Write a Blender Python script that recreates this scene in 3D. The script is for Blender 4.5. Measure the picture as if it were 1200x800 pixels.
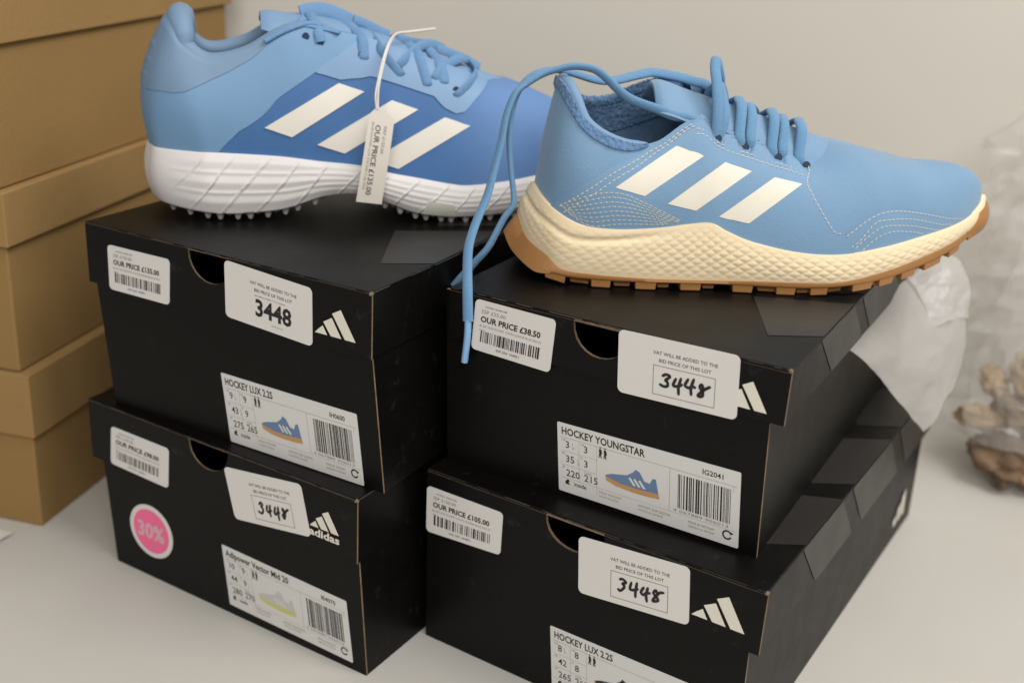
import bpy, bmesh, math, random
import numpy as np
from mathutils import Vector, Matrix, noise
random.seed(7)
for o in list(bpy.data.objects): bpy.data.objects.remove(o, do_unlink=True)
scene = bpy.context.scene
col = scene.collection
R = math.radians

# ------------------------------------------------------------------ camera
CAM_H, PITCH, ROLL, FPX = .42319, .376516, .0590214, 1375.87
Fv = Vector((0, math.cos(PITCH), -math.sin(PITCH))); Rv = Vector((1, 0, 0)); Uv = Rv.cross(Fv)
R2 = Rv*math.cos(ROLL)+Uv*math.sin(ROLL); U2 = Uv*math.cos(ROLL)-Rv*math.sin(ROLL)
cd = bpy.data.cameras.new('camera'); cam = bpy.data.objects.new('camera', cd); col.objects.link(cam)
cam.matrix_world = Matrix(((R2.x, U2.x, -Fv.x, 0), (R2.y, U2.y, -Fv.y, 0), (R2.z, U2.z, -Fv.z, CAM_H), (0, 0, 0, 1)))
cd.sensor_fit = 'HORIZONTAL'; cd.sensor_width = 36; cd.lens = FPX/1200*36
cd.clip_start = .02; cd.clip_end = 50
cd.dof.use_dof = True; cd.dof.focus_distance = .605; cd.dof.aperture_fstop = 5.6
scene.camera = cam

# ------------------------------------------------------------------ light: indoor strip lighting plus an added front fill, no sun
world = bpy.data.worlds.new('World'); scene.world = world; world.use_nodes = True
bg = world.node_tree.nodes['Background']; bg.inputs[0].default_value = (1.0, .97, .93, 1); bg.inputs[1].default_value = .285
def area(name, loc, target, sx, sy, power, colr):
    d = bpy.data.lights.new(name, 'AREA'); d.shape = 'RECTANGLE'; d.size = sx; d.size_y = sy; d.energy = power; d.color = colr
    o = bpy.data.objects.new(name, d); col.objects.link(o); o.location = loc
    o.rotation_euler = (Vector(target)-Vector(loc)).to_track_quat('-Z', 'Y').to_euler()
    return o
area('ceiling_or_fill_light', (1.05, .1, 1.95), (.1, .7, .1), 1.3, .9, 35, (1, .97, .93))
area('ceiling_or_fill_light', (.1, -1.15, 1.45), (0, .7, .15), 1.6, .9, 28.5, (1, .968, .925))  # front fill, added to brighten box fronts and shoe sides
scene.view_settings.view_transform = 'Standard'; scene.view_settings.look = 'None'
scene.view_settings.exposure = 0; scene.view_settings.gamma = 1; scene.view_settings.use_curve_mapping = False

# ------------------------------------------------------------------ materials
MATS = {}
def mat(name, rgb, rough=.5, var=.06, vscale=30, bump=0, bscale=300, spec=.5, sheen=0, trans=0, alpha=1, rgb2=None, axis=None, metal=0, coat=0, voro=False, dust=0):
    if name in MATS: return MATS[name]
    m = bpy.data.materials.new(name); m.use_nodes = True; nt = m.node_tree; N = nt.nodes; L = nt.links
    b = N['Principled BSDF']; b.inputs['Roughness'].default_value = rough; b.inputs['Specular IOR Level'].default_value = spec
    b.inputs['Metallic'].default_value = metal; b.inputs['Coat Weight'].default_value = coat
    if sheen: b.inputs['Sheen Weight'].default_value = sheen
    tc = N.new('ShaderNodeTexCoord')
    nz = N.new('ShaderNodeTexNoise'); nz.inputs['Scale'].default_value = vscale; nz.inputs['Detail'].default_value = 4
    L.new(tc.outputs['Object'], nz.inputs['Vector'])
    mx = N.new('ShaderNodeMix'); mx.data_type = 'RGBA'
    a = [max(0, c*(1-var)) for c in rgb]+[1]; c2 = [min(1, c*(1+var)) for c in rgb]+[1]
    mx.inputs[6].default_value = a; mx.inputs[7].default_value = c2
    L.new(nz.outputs['Fac'], mx.inputs[0])
    out = mx.outputs[2]
    if rgb2 is not None:
        sx = N.new('ShaderNodeSeparateXYZ'); L.new(tc.outputs['Object'], sx.inputs[0])
        mr = N.new('ShaderNodeMapRange'); mr.inputs[1].default_value = axis[1]; mr.inputs[2].default_value = axis[2]
        mr.interpolation_type = 'SMOOTHSTEP'
        L.new(sx.outputs[axis[0]], mr.inputs[0])
        m2 = N.new('ShaderNodeMix'); m2.data_type = 'RGBA'
        L.new(mr.outputs[0], m2.inputs[0]); L.new(out, m2.inputs[6]); m2.inputs[7].default_value = list(rgb2)+[1]; out = m2.outputs[2]
    if dust:   # scuffs and specks on the print
        dn = N.new('ShaderNodeTexNoise'); dn.inputs['Scale'].default_value = 75; dn.inputs['Detail'].default_value = 9; dn.inputs['Roughness'].default_value = .75
        L.new(tc.outputs['Object'], dn.inputs['Vector'])
        dr = N.new('ShaderNodeMapRange'); dr.inputs[1].default_value = .60; dr.inputs[2].default_value = .80; L.new(dn.outputs['Fac'], dr.inputs[0])
        m3 = N.new('ShaderNodeMix'); m3.data_type = 'RGBA'; L.new(dr.outputs[0], m3.inputs[0]); L.new(out, m3.inputs[6]); m3.inputs[7].default_value = (dust, dust*.95, dust*.88, 1); out = m3.outputs[2]
    L.new(out, b.inputs['Base Color'])
    rr = N.new('ShaderNodeMapRange'); rr.inputs[3].default_value = max(0, rough-.07); rr.inputs[4].default_value = min(1, rough+.07)
    L.new(nz.outputs['Fac'], rr.inputs[0]); L.new(rr.outputs[0], b.inputs['Roughness'])
    if bump:
        if voro:
            t = N.new('ShaderNodeTexVoronoi'); t.inputs['Scale'].default_value = bscale; h = t.outputs['Distance']
        else:
            t = N.new('ShaderNodeTexNoise'); t.inputs['Scale'].default_value = bscale; t.inputs['Detail'].default_value = 3; h = t.outputs['Fac']
        L.new(tc.outputs['Object'], t.inputs['Vector'])
        bp = N.new('ShaderNodeBump'); bp.inputs['Strength'].default_value = bump; bp.inputs['Distance'].default_value = .001
        L.new(h, bp.inputs['Height']); L.new(bp.outputs[0], b.inputs['Normal'])
    if trans:
        tr = N.new('ShaderNodeBsdfTranslucent'); tr.inputs[0].default_value = list(rgb)+[1]
        ms = N.new('ShaderNodeMixShader'); ms.inputs[0].default_value = trans
        L.new(b.outputs[0], ms.inputs[1]); L.new(tr.outputs[0], ms.inputs[2]); last = ms.outputs[0]
    else: last = b.outputs[0]
    if alpha < 1:
        tp = N.new('ShaderNodeBsdfTransparent'); ma = N.new('ShaderNodeMixShader'); ma.inputs[0].default_value = alpha
        L.new(tp.outputs[0], ma.inputs[1]); L.new(last, ma.inputs[2]); last = ma.outputs[0]
    L.new(last, N['Material Output'].inputs[0])
    MATS[name] = m; return m

M_TABLE = mat('table_laminate', (.49, .472, .435), .45, .08, 6, .05, 900)
M_WALL = mat('wall_paint', (.57, .54, .485), .85, .03, 3, .1, 250)
M_BLACK = mat('black_printed_card', (.0030, .0027, .0023), .42, .3, 45, .06, 700, spec=.18, dust=.03)
M_INSIDE = mat('black_card_inside', (.006, .006, .006), .8, .1)
M_BAND = mat('grey_printed_band', (.021, .0195, .0185), .40, .1, 45, .04, 700, spec=.30)
M_EDGE = mat('raw_card_edge', (.17, .115, .065), .9, .75, 120, .6, 500)
M_LOGO = mat('cream_print', (.70, .67, .57), .55, .05)
M_STICK = mat('sticker_paper', (.67, .645, .62), .5, .02, 40)
M_STICKW = mat('label_paper', (.62, .61, .59), .55, .02, 40)
M_INK = mat('black_ink', (.012, .012, .013), .6, .1)
M_GREY = mat('grey_ink', (.20, .19, .185), .6, .1)
M_LINE = mat('rule_ink', (.28, .265, .26), .6, .05)
M_PINK = mat('pink_sticker', (.86, .14, .30), .45, .05)
M_KRAFT = mat('kraft_card', (.275, .168, .062), .78, .14, 9, .3, 300, spec=.2)
M_KRAFTL = mat('kraft_card_lid', (.30, .185, .072), .78, .14, 9, .3, 300, spec=.2)

# ------------------------------------------------------------------ helpers
def link(o, parent=None):
    col.objects.link(o)
    if parent: o.parent = parent
    return o
def mesh(name, V, Fc, m, parent=None, smooth=None, slots=None):
    me = bpy.data.meshes.new(name); me.from_pydata([tuple(map(float, v)) for v in V], [], [tuple(int(i) for i in f) for f in Fc])
    for x in (m if isinstance(m, (list, tuple)) else [m]): me.materials.append(x)
    if slots is not None: me.polygons.foreach_set('material_index', slots)
    me.update()
    if smooth is not None:
        me.polygons.foreach_set('use_smooth', [True]*len(me.polygons)); me.set_sharp_from_angle(angle=R(smooth))
    return link(bpy.data.objects.new(name, me), parent)
def fixnorm(o, merge=0):
    bm = bmesh.new(); bm.from_mesh(o.data)
    if merge: bmesh.ops.remove_doubles(bm, verts=bm.verts, dist=merge)
    bmesh.ops.recalc_face_normals(bm, faces=bm.faces); bm.to_mesh(o.data); bm.free(); return o
def thing(name, label, cat, loc, rz=0, group=None):
    o = bpy.data.objects.new(name, None); col.objects.link(o); o.location = loc; o.rotation_euler = (0, 0, rz); o.empty_display_size = .02
    return tag(o, label, cat, group)
def tag(o, label, cat, group=None):
    o['label'] = label; o['category'] = cat
    if group: o['group'] = group
    return o
def bevel(o, w, seg=2):
    b = o.modifiers.new('bevel', 'BEVEL'); b.width = w; b.segments = seg; b.limit_method = 'ANGLE'; return o
def catmull(P, n):
    P = np.array(P, float); E = np.concatenate([2*P[:1]-P[1:2], P, 2*P[-1:]-P[-2:-1]])
    x = np.linspace(0, len(P)-1, n); i = np.minimum(x.astype(int), len(P)-2); f = (x-i)[:, None]
    a, b, c, d = E[i], E[i+1], E[i+2], E[i+3]
    return .5*(2*b+(c-a)*f+(2*a-5*b+4*c-d)*f**2+(3*b-a-3*c+d)*f**3)
def sweep(name, pts, rx, ry, m, parent=None, n=None, up=(0, 0, 1), k=10, taper=None, weave=0, twist=0):
    """tube with an oval section swept along a smooth path (metres)"""
    Q = catmull(pts, n or max(8, len(pts)*5)); T = np.gradient(Q, axis=0); T /= np.linalg.norm(T, axis=1)[:, None]
    upv = np.array(up, float); A = upv-T[0]*(T[0]@upv)
    if np.linalg.norm(A) < 1e-4: A = np.array([1., 0, 0])-T[0]*T[0][0]
    V = []; Fc = []
    for i in range(len(Q)):
        A = A-T[i]*(T[i]@A); A /= np.linalg.norm(A); B0 = np.cross(T[i], A); tw = twist*i/(len(Q)-1); B = B0*math.cos(tw)+A*math.sin(tw); A_ = A*math.cos(tw)-B0*math.sin(tw); tp = taper(i/(len(Q)-1)) if taper else 1
        for j in range(k):
            a = 2*math.pi*j/k; V.append(Q[i]+(B*rx*math.cos(a)+A_*ry*math.sin(a))*tp*(1+weave*(1 if (i+j) % 2 else -1)))
    for i in range(len(Q)-1):
        for j in range(k): Fc.append((i*k+j, i*k+(j+1) % k, (i+1)*k+(j+1) % k, (i+1)*k+j))
    Fc.append(tuple(range(k-1, -1, -1))); Fc.append(tuple((len(Q)-1)*k+j for j in range(k)))
    return fixnorm(mesh(name, V, Fc, m, parent, 50))
def boxmesh(x0, x1, y0, y1, z0, z1):
    V = [(x, y, z) for x in (x0, x1) for y in (y0, y1) for z in (z0, z1)]
    return V, [(0, 1, 3, 2), (4, 6, 7, 5), (0, 4, 5, 1), (2, 3, 7, 6), (0, 2, 6, 4), (1, 5, 7, 3)]

# ------------------------------------------------------------------ the setting
o = mesh('table', *boxmesh(-1.6, 1.6, -.6, .995, -.03, 0), M_TABLE); o['kind'] = 'structure'
o = mesh('wall', *boxmesh(-1.9, 1.9, 1.0, 1.08, -.9, 1.6), M_WALL); o['kind'] = 'structure'
# ------------------------------------------------------------------ flat printing
_tc = {}
def glyphs(s, bold=0.0):
    key = (s, bold)
    if key not in _tc:
        c = bpy.data.curves.new('t', 'FONT'); c.body = s; c.size = 1; c.resolution_u = 2; c.offset = bold; c.fill_mode = 'FRONT'
        ob = bpy.data.objects.new('t', c); col.objects.link(ob)
        bpy.context.view_layer.update()
        dg = bpy.context.evaluated_depsgraph_get(); me = bpy.data.meshes.new_from_object(ob.evaluated_get(dg))
        V = np.array([v.co[:2] for v in me.vertices]) if len(me.vertices) else np.zeros((0, 2)); Fc = [tuple(p.vertices) for p in me.polygons]
        bpy.data.objects.remove(ob); bpy.data.meshes.remove(me); bpy.data.curves.remove(c)
        _tc[key] = (V, Fc)
    return _tc[key]
CAPH = glyphs('H')[0][:, 1].max()
class Ink:
    """collects flat shapes in label millimetres (x right, y down), later laid on a quad"""
    def __init__(s): s.V = []; s.F = []; s.lift = []
    def poly(s, pts, lift=0):
        b = len(s.V); s.V += [tuple(p) for p in pts]; s.lift += [lift]*len(pts); s.F.append(tuple(range(b, b+len(pts)))); return s
    def rect(s, x0, y0, x1, y1, lift=0): return s.poly([(x0, y0), (x1, y0), (x1, y1), (x0, y1)], lift)
    def text(s, t, x, y, cap, bold=0, xs=1, align='L', fit=None, lift=0, rot=0):
        V, Fc = glyphs(t, bold); k = cap/CAPH
        if len(V) == 0: return s
        w = (V[:, 0].max()-V[:, 0].min())
        kx = k*xs if fit is None else fit/w
        x0 = V[:, 0].min(); sh = {'L': 0, 'C': -.5, 'R': -1}[align]*w*kx
        b = len(s.V)
        for p in V:
            a = (p[0]-x0)*kx+sh; c = -p[1]*k
            if rot: a, c = a*math.cos(rot)-c*math.sin(rot), a*math.sin(rot)+c*math.cos(rot)
            s.V.append((x+a, y+c)); s.lift.append(lift)
        s.F += [tuple(b+i for i in f) for f in Fc]; return s
    def stroke(s, pts, w, lift=0):
        Q = catmull(pts, len(pts)*4) if len(pts) > 2 else np.array(pts, float)
        T = np.gradient(Q, axis=0); T /= np.maximum(np.linalg.norm(T, axis=1)[:, None], 1e-6); Nn = np.stack([-T[:, 1], T[:, 0]], 1)
        Q = Q.copy(); Q[0] -= T[0]*w*.3; Q[-1] += T[-1]*w*.3
        wd = np.full(len(Q), w/2); wd[0] *= .6; wd[-1] *= .6
        Lf, Rt = Q+Nn*wd[:, None], Q-Nn*wd[:, None]
        for i in range(len(Q)-1): s.poly([Lf[i], Rt[i], Rt[i+1], Lf[i+1]], lift)
        return s
    def frame(s, x0, y0, x1, y1, w):
        s.rect(x0, y0, x1, y0+w); s.rect(x0, y1-w, x1, y1); s.rect(x0, y0+w, x0+w, y1-w); s.rect(x1-w, y0+w, x1, y1-w); return s
    def barcode(s, x0, y0, x1, y1, seed=1, guard=0):
        rn = random.Random(seed); x = x0; u = (x1-x0)/95
        while x < x1-u:
            w = u*rn.choice((1, 1, 2, 3)); s.rect(x, y0, min(x+w, x1), y1); x += w+u*rn.choice((1, 1, 2, 2, 3))
        return s
def quadmap(Q, w, h, yo):
    TL, TR, BR, BL = [np.array(q, float) for q in Q]
    def f(p, lift=0):
        a, b = p[0]/w, p[1]/h
        q = (TL*(1-a)+TR*a)*(1-b)+(BL*(1-a)+BR*a)*b
        return (q[0]*.001, (yo-lift)*.001, q[1]*.001)
    return f
def lay(name, ink, f, lift, m, parent):
    if not ink.F: return None
    return mesh(name, [f(p, lift+l*.03) for p, l in zip(ink.V, ink.lift)], ink.F, m, parent)
def rrect(w, h, r, n=5):
    P = []
    for cx, cy, a0 in ((w-r, r, -90), (w-r, h-r, 0), (r, h-r, 90), (r, r, 180)):
        for i in range(n+1):
            a = R(a0+90*i/n); P.append((cx+r*math.cos(a), cy+r*math.sin(a)))
    return P
def slab(name, pts, f, th, m, parent):
    n = len(pts); V = [f(p, th) for p in pts]+[f(p, 0.02) for p in pts]
    Fc = [tuple(range(n)), tuple(range(2*n-1, n-1, -1))]+[(i, n+i, n+(i+1) % n, (i+1) % n) for i in range(n)]
    return fixnorm(mesh(name, V, Fc, m, parent))

def price_sticker(parent, Q, yo, price, rrp, seed, label):
    w, h = 48, 28; f = quadmap(Q, w, h, yo); st = slab('price_sticker', rrect(w, h, 2.6), f, .25, M_STICK, parent); st['label'] = label
    k = Ink(); k.text('OUR PRICE '+price, 4.2, 11.6, 3.0, .03, fit=36)
    k.text('HOCKEY SHOES SIZE', 6.5, 3.6, .9, fit=13)
    lay('printed_text', k, f, .35, M_INK, st)
    g = Ink(); g.text('SSP '+rrp, 4.4, 6.9, 1.9, fit=14.5); g.text('BL SKY FUS HOCKEY YOUTH JUNIOR BLUE 2024 SS', 4, 14.4, 1.15, fit=37); g.text('SIZE 3', 4, 16.6, .8, fit=3.5)
    lay('small_print', g, f, .35, M_GREY, st)
    b = Ink(); b.barcode(5, 16.6, 41, 22.8, seed); lay('barcode', b, f, .35, M_INK, st)
    t = Ink(); t.text('400 204 104851', 15, 25.6, 1.25, fit=14); lay('barcode_digits', t, f, .35, M_INK, st)
    return st
HAND = {'3': [[(.1, .12), (.42, 0), (.66, .16), (.36, .42), (.62, .56), (.6, .84), (.3, .98), (.0, .9)]],
        '4': [[(.12, .02), (.0, .5), (.22, .66), (.5, .5), (.74, .44)], [(.6, .0), (.5, .55), (.62, 1.12)]],
        '8': [[(.42, .34), (.2, .1), (.08, .3), (.38, .55), (.48, .86), (.2, 1.0), (.08, .8), (.36, .5), (.62, .18), (.95, .06)]]}
def lot_sticker(parent, Q, yo, hand, label):
    w, h = 63, 33; f = quadmap(Q, w, h, yo); st = slab('lot_sticker', rrect(w, h, 3), f, .3, M_STICK, parent); st['label'] = label
    k = Ink(); k.text('VAT WILL BE ADDED TO THE', 35.5, 8.6, 1.75, .006, fit=33.5, align='C'); k.text('BID PRICE OF THIS LOT', 35.5, 12.4, 1.75, .006, fit=27, align='C')
    if not hand:
        k.text('ALL BIDS SUBJECT TO TERMS', 33, 15, .7, fit=22, align='C'); k.text('3448', 35.5, 26, 9.2, .03, fit=26, align='C'); k.text('www.lot.no', 38, 29.5, .8, fit=8, align='C')
    lay('printed_text', k, f, .38, M_INK, st)
    if hand:
        g = Ink(); g.frame(19, 14.2, 51.5, 29.6, .35); lay('printed_frame', g, f, .38, M_GREY, st)
        q = Ink(); x = 23.5; rn = random.Random(hand)
        for i, c in enumerate('3448'):
            sc = 7.0+rn.uniform(-.5, .5); dy = 18+rn.uniform(-.5, .6)
            for j, s_ in enumerate(HAND[c]): q.stroke([(x+(p[0]+rn.uniform(-.07, .07))*sc*.86+(.5-p[1])*.9, dy+(p[1]+rn.uniform(-.07, .07))*sc) for p in s_], 1.55, lift=i*2+j)
            x += 6.5
        lay('handwritten_number', q, f, .42, M_INK, st)
    return st
SHOEPIC = [(-.5, .05), (-.38, -.02), (-.1, -.1), (.02, -.22), (.06, -.3), (.14, -.26), (.22, -.08), (.32, -.06), (.37, -.2), (.43, -.21), (.46, .0), (.49, .2), (.3, .23), (0, .24), (-.3, .2), (-.47, .13)]
M_PB = mat('picture_blue', (.12, .19, .33), .6, .1); M_PG = mat('picture_gum', (.45, .26, .10), .6, .1); M_PK = mat('picture_black', (.02, .018, .02), .6, .1)
M_PW = mat('picture_pale', (.50, .49, .46), .6, .1); M_PY = mat('picture_yellow', (.52, .52, .16), .6, .1); M_PL = mat('picture_white', (.62, .60, .60), .6, .05)
def size_label(parent, Q, yo, title, tfit, code, cells, style, seed, label):
    w, h = 102, 42; f = quadmap(Q, w, h, yo); st = slab('size_label', rrect(w, h, .8, 2), f, .22, M_STICKW, parent); st['label'] = label
    k = Ink(); k.text(title, 2.6, 6.6, 4.1, .022, fit=tfit); lay('title_text', k, f, .3, M_INK, st)
    k = Ink(); k.text(code, 82, 6.4, 2.7, .015, fit=11); lay('code_text', k, f, .3, M_INK, st)
    k = Ink()
    for i, (a, b) in enumerate(cells):
        y = (14.4, 23.0, 31.6)[i]
        for x, t in ((4.8, a), (15.6, b)):
            if t.endswith('h'): k.text(t[:-1], x, y, 4, .006, xs=.95); k.text('1', x+4.0+2.9*(len(t)-2), y-2, 1.3); k.text('2', x+4.0+2.9*(len(t)-2), y, 1.3)
            else: k.text(t, x, y, 4, .006, xs=.95)
    lay('size_numbers', k, f, .3, M_INK, st)
    for x in (24.4, 27.2):
        k = Ink()
        k.poly([(x, 9.6), (x+.9, 9.2), (x+1.5, 9.6), (x+1.9, 12), (x+1.3, 12.2), (x+1.6, 14.6), (x+1, 14.6), (x+.7, 12.8), (x+.3, 14.6), (x-.2, 14.6), (x+.2, 12)])
        k.poly([(x+.4, 8.9), (x+.4, 8.1), (x+1.2, 8.1), (x+1.2, 8.9)]); lay('person_symbol', k, f, .3, M_INK, st)
    k = Ink()
    k.text('inside', 9.6, 36.6, 2.4, .012, xs=.9); k.poly([(4.2, 36.8), (4.2, 35), (5.8, 33.6), (7.2, 34.8), (6.2, 34.9), (6.2, 36), (7.4, 36.8)])
    lay('inside_text', k, f, .3, M_INK, st)
    g = Ink(); g.rect(1.6, 8.3, 100.5, 8.5); g.rect(1.6, 33, 23, 33.15); g.rect(12.6, 8.5, 12.75, 33); g.rect(23, 8.5, 23.15, 37.6); g.rect(1.6, 16.6, 12.6, 16.75); g.rect(1.6, 25, 12.6, 25.15)
    g.rect(12.75, 16.6, 23, 16.75); g.rect(12.75, 25, 23, 25.15)
    g.rect(64.3, 8.5, 64.5, 33); g.rect(23.15, 33, 100.5, 33.15); g.rect(98.5, 8.5, 98.65, 12)
    lay('ruled_lines', g, f, .3, M_LINE, st)
    s = Ink(); s.text('FIELD HOCKEY', 24.4, 35.9, 1.3, fit=13); s.text('HOCKEY SUR GAZON', 24.4, 38.2, 1.1, fit=11); s.text('HOCKEY SUR GAZON', 47, 36.4, 1.5, fit=18); s.text('HOKEJ NA TRAWIE', 47, 38.6, 1.1, fit=14)
    s.text('MADE IN VIETNAM', 75, 36.4, 1.3, fit=14); s.text('FABRIQUE AU VIETNAM', 75, 38.6, 1.1, fit=14)
    for x, y, t in ((2.6, 10.6, 'US'), (13.6, 10.6, 'UK'), (2.6, 18.8, 'FR'), (13.6, 18.8, 'D'), (2.6, 27.2, 'JP'), (15.6, 27.2, 'CHN')): s.text(t, x, y, 1.3)
    s.text('4 067889 906013', 66.5, 32.2, 1.6, fit=30)
    lay('small_print', s, f, .3, M_GREY, st)
    b = Ink(); b.barcode(69, 10.5, 97.5, 29.8, seed); lay('barcode', b, f, .3, M_INK, st)
    c = Ink(); P = [(96+2.2*math.cos(a), 36.2+2.2*math.sin(a)) for a in np.linspace(.5, 5.6, 14)]; c.stroke(P, .9); c.poly([(97.6, 34), (99.4, 34.6), (97.8, 36)], 1)
    lay('recycling_mark', c, f, .3, M_INK, st)
    # little printed picture of the shoe inside
    cx, cy, sx, sy = 43.5, 22.5, 31, 24
    X = lambda L: [(cx+a*sx, cy+b*sy) for a, b in L]
    up, so = {'blue': (M_PB, M_PG), 'black': (M_PK, M_PG), 'pale': (M_PW, M_PY)}[style]
    p = Ink(); p.poly(X(SHOEPIC)); pic = lay('shoe_picture', p, f, .3, up, st)
    q = Ink(); q.poly(X([(-.5, .05), (-.46, .09), (-.2, .15), (.1, .16), (.3, .14), (.48, .13), (.5, .24), (.3, .27), (0, .28), (-.3, .25), (-.48, .18)]), 2); lay('picture_sole', q, f, .3, so, st)
    r = Ink()
    for d in (0, .09, .18): r.poly(X([(-.07+d, -.05), (-.03+d, -.07), (.07+d, .1), (.02+d, .11)]), 3)
    lay('picture_stripes', r, f, .3, M_PL, st)
    return st
def logo(parent, x0, z0, sc, f, word=False):
    """three slanting bars; millimetres, lower right corner of the tall bar at (x0, z0)"""
    bars = [[(-28.4, 0), (-26, 2.5), (-22.8, 5.3), (-19.7, 0)], [(-22.5, 7.6), (-16.5, 11.2), (-9.8, 0), (-17.2, 0)], [(-16.3, 13.8), (-10.3, 17.2), (0, 0), (-7.4, 0)]]
    for b in bars:
        k = Ink(); k.poly([(x0+p[0]*sc, -(z0+p[1]*sc)) for p in b]); lay('logo_bar', k, f, .2, M_LOGO, parent)
    if word:
        k = Ink(); k.text('adidas', x0-29*sc, -(z0-7.6*sc), 6.2*sc, .03, fit=29.5*sc); lay('logo_word', k, f, .2, M_LOGO, parent)

# ------------------------------------------------------------------ shoe boxes
def panel(V, Fc, sl, outline, hole, place, th, edge=1):
    """outline polygon (2-D mm) extruded; rim faces take the raw card slot"""
    b = len(V); n = len(outline)
    for d in (0, th):
        for p in outline: V.append(place(p, d))
    Fc.append(tuple(b+i for i in range(n))); sl.append(0); Fc.append(tuple(b+n+i for i in range(n-1, -1, -1))); sl.append(0)
    for i in range(n):
        Fc.append((b+i, b+n+i, b+n+(i+1) % n, b+(i+1) % n)); sl.append(edge)
def notch(x0, x1, z0, z1, hx0, hx1, dep):
    """rectangle with a half-moon finger hole cut down from its top edge, counter-clockwise from lower left"""
    P = [(x0, z0), (x1, z0), (x1, z1)]
    cx, r = (hx0+hx1)/2, (hx1-hx0)/2
    for i in range(13):
        a = math.pi*i/12; P.append((cx+r*math.cos(a), z1-dep*math.sin(a)**.9))
    return P+[(x0, z1)]
def shoebox(label, loc, yaw, W, L, Hb, Hl, xl, xr, hole, shear, bands_top, bands_side):
    t = thing('shoe_box', label, 'shoe box', loc, yaw, 'black shoe boxes')
    mm = .001; th = 1.1 if xr < 0 else 1.9
    sh = lambda p: ((p[0]-shear*p[2])*mm, p[1]*mm, p[2]*mm)
    V, Fc, sl = [], [], []
    H = Hb+Hl-3
    hx0, hx1, dep = hole
    ol = notch(-W, 0, 0, H, hx0-3+shear*H, hx1+3+shear*H, dep+9)
    panel(V, Fc, sl, ol, None, lambda p, d: sh((p[0], d, p[1])), th)
    panel(V, Fc, sl, [(-W, 0), (0, 0), (0, H), (-W, H)], None, lambda p, d: sh((p[0], L-d, p[1])), th)
    for x, s_ in ((-W+.15, 1), (-.15, -1)): panel(V, Fc, sl, [(th+.02, 0), (L-th-.02, 0), (L-th-.02, H), (th+.02, H)], None, lambda p, d: sh((x+s_*d, p[0], p[1])), th, 0)
    panel(V, Fc, sl, [(-W+2.2, th+.1), (-2.2, th+.1), (-2.2, L-th-.1), (-W+2.2, L-th-.1)], None, lambda p, d: sh((p[0], p[1], .3+d)), th, 0)
    body = fixnorm(mesh('body', V, Fc, [M_BLACK, M_EDGE], t, None, sl))
    # lid
    V, Fc, sl = [], [], []
    f0, f1 = -3, L+3; zt = Hb+Hl; place3 = lambda p: (p[0]*mm, p[1]*mm, p[2]*mm)
    ol = notch(xl, xr, Hb, zt-th-.05, hx0, hx1, dep)
    panel(V, Fc, sl, ol, None, lambda p, d: place3((p[0], f0+d, p[1])), th)
    panel(V, Fc, sl, [(xl, Hb), (xr, Hb), (xr, zt-th-.05), (xl, zt-th-.05)], None, lambda p, d: place3((p[0], f1-d, p[1])), th)
    for x, s_ in ((xl+.2, 1), (xr-.2, -1)): panel(V, Fc, sl, [(f0+th+.02, Hb), (f1-th-.02, Hb), (f1-th-.02, zt-th-.05), (f0+th+.02, zt-th-.05)], None, lambda p, d: place3((x+s_*d, p[0], p[1])), th, 0)
    lid = fixnorm(mesh('lid', V, Fc, [M_BLACK, M_EDGE], t, None, sl))
    # lid top: a sheet that bows a little and is cut back over the finger hole
    V, Fc = [], []; nx, ny = 14, 20
    for k_ in (0, 1):
        for j in range(ny+1):
            for i in range(nx+1):
                x = xl+(xr-xl)*i/nx; y = f0+(f1-f0)*j/ny; e = math.sin(math.pi*i/nx)*math.sin(math.pi*j/ny)
                V.append(place3((x, y, zt-k_*th-.5*e)))
    o_ = (nx+1)*(ny+1); I = lambda i, j, k_: k_*o_+j*(nx+1)+i
    for j in range(ny):
        for i in range(nx):
            Fc.append((I(i, j, 0), I(i+1, j, 0), I(i+1, j+1, 0), I(i, j+1, 0))); Fc.append((I(i, j, 1), I(i, j+1, 1), I(i+1, j+1, 1), I(i+1, j, 1)))
    for i in range(nx): Fc.append((I(i, 0, 0), I(i, 0, 1), I(i+1, 0, 1), I(i+1, 0, 0))); Fc.append((I(i, ny, 0), I(i+1, ny, 0), I(i+1, ny, 1), I(i, ny, 1)))
    for j in range(ny): Fc.append((I(0, j, 0), I(0, j+1, 0), I(0, j+1, 1), I(0, j, 1))); Fc.append((I(nx, j, 0), I(nx, j, 1), I(nx, j+1, 1), I(nx, j+1, 0)))
    top = fixnorm(mesh('lid_top', V, Fc, M_BLACK, t)); bevel(top, .0007)
    # torn raw edge over the finger hole
    V, Fc = [], []; n = 16; rn = random.Random(W)
    for i in range(n+1):
        x = hx0+.4+(hx1-hx0-.8)*i/n; j = .35*rn.random()
        V += [place3((x, f0-.12, zt-.75-j)), place3((x, f0-.12, zt-th-.2)), place3((x, f0+1.2, zt-th-.25))]
    for i in range(n): Fc += [(3*i, 3*i+1, 3*i+4, 3*i+3), (3*i+1, 3*i+2, 3*i+5, 3*i+4)]
    mesh('finger_hole_edge', V, Fc, M_EDGE, lid)
    # worn card showing along the folds
    rn = random.Random(W+Hl); V, Fc = [], []
    x = xl+1
    while x < xr-2:
        l_ = rn.uniform(3, 26); x1 = min(x+l_, xr-.5); b = len(V); h_ = rn.uniform(.12, .4)
        V += [place3((x, f0-.13, zt-.25)), place3((x1, f0-.13, zt-.25)), place3((x1-.8, f0-.13, zt-.3-h_)), place3((x+.8, f0-.13, zt-.3-h_))]; Fc.append((b, b+1, b+2, b+3)); x = x1+rn.uniform(0, 12)
    y = f0+1
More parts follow.
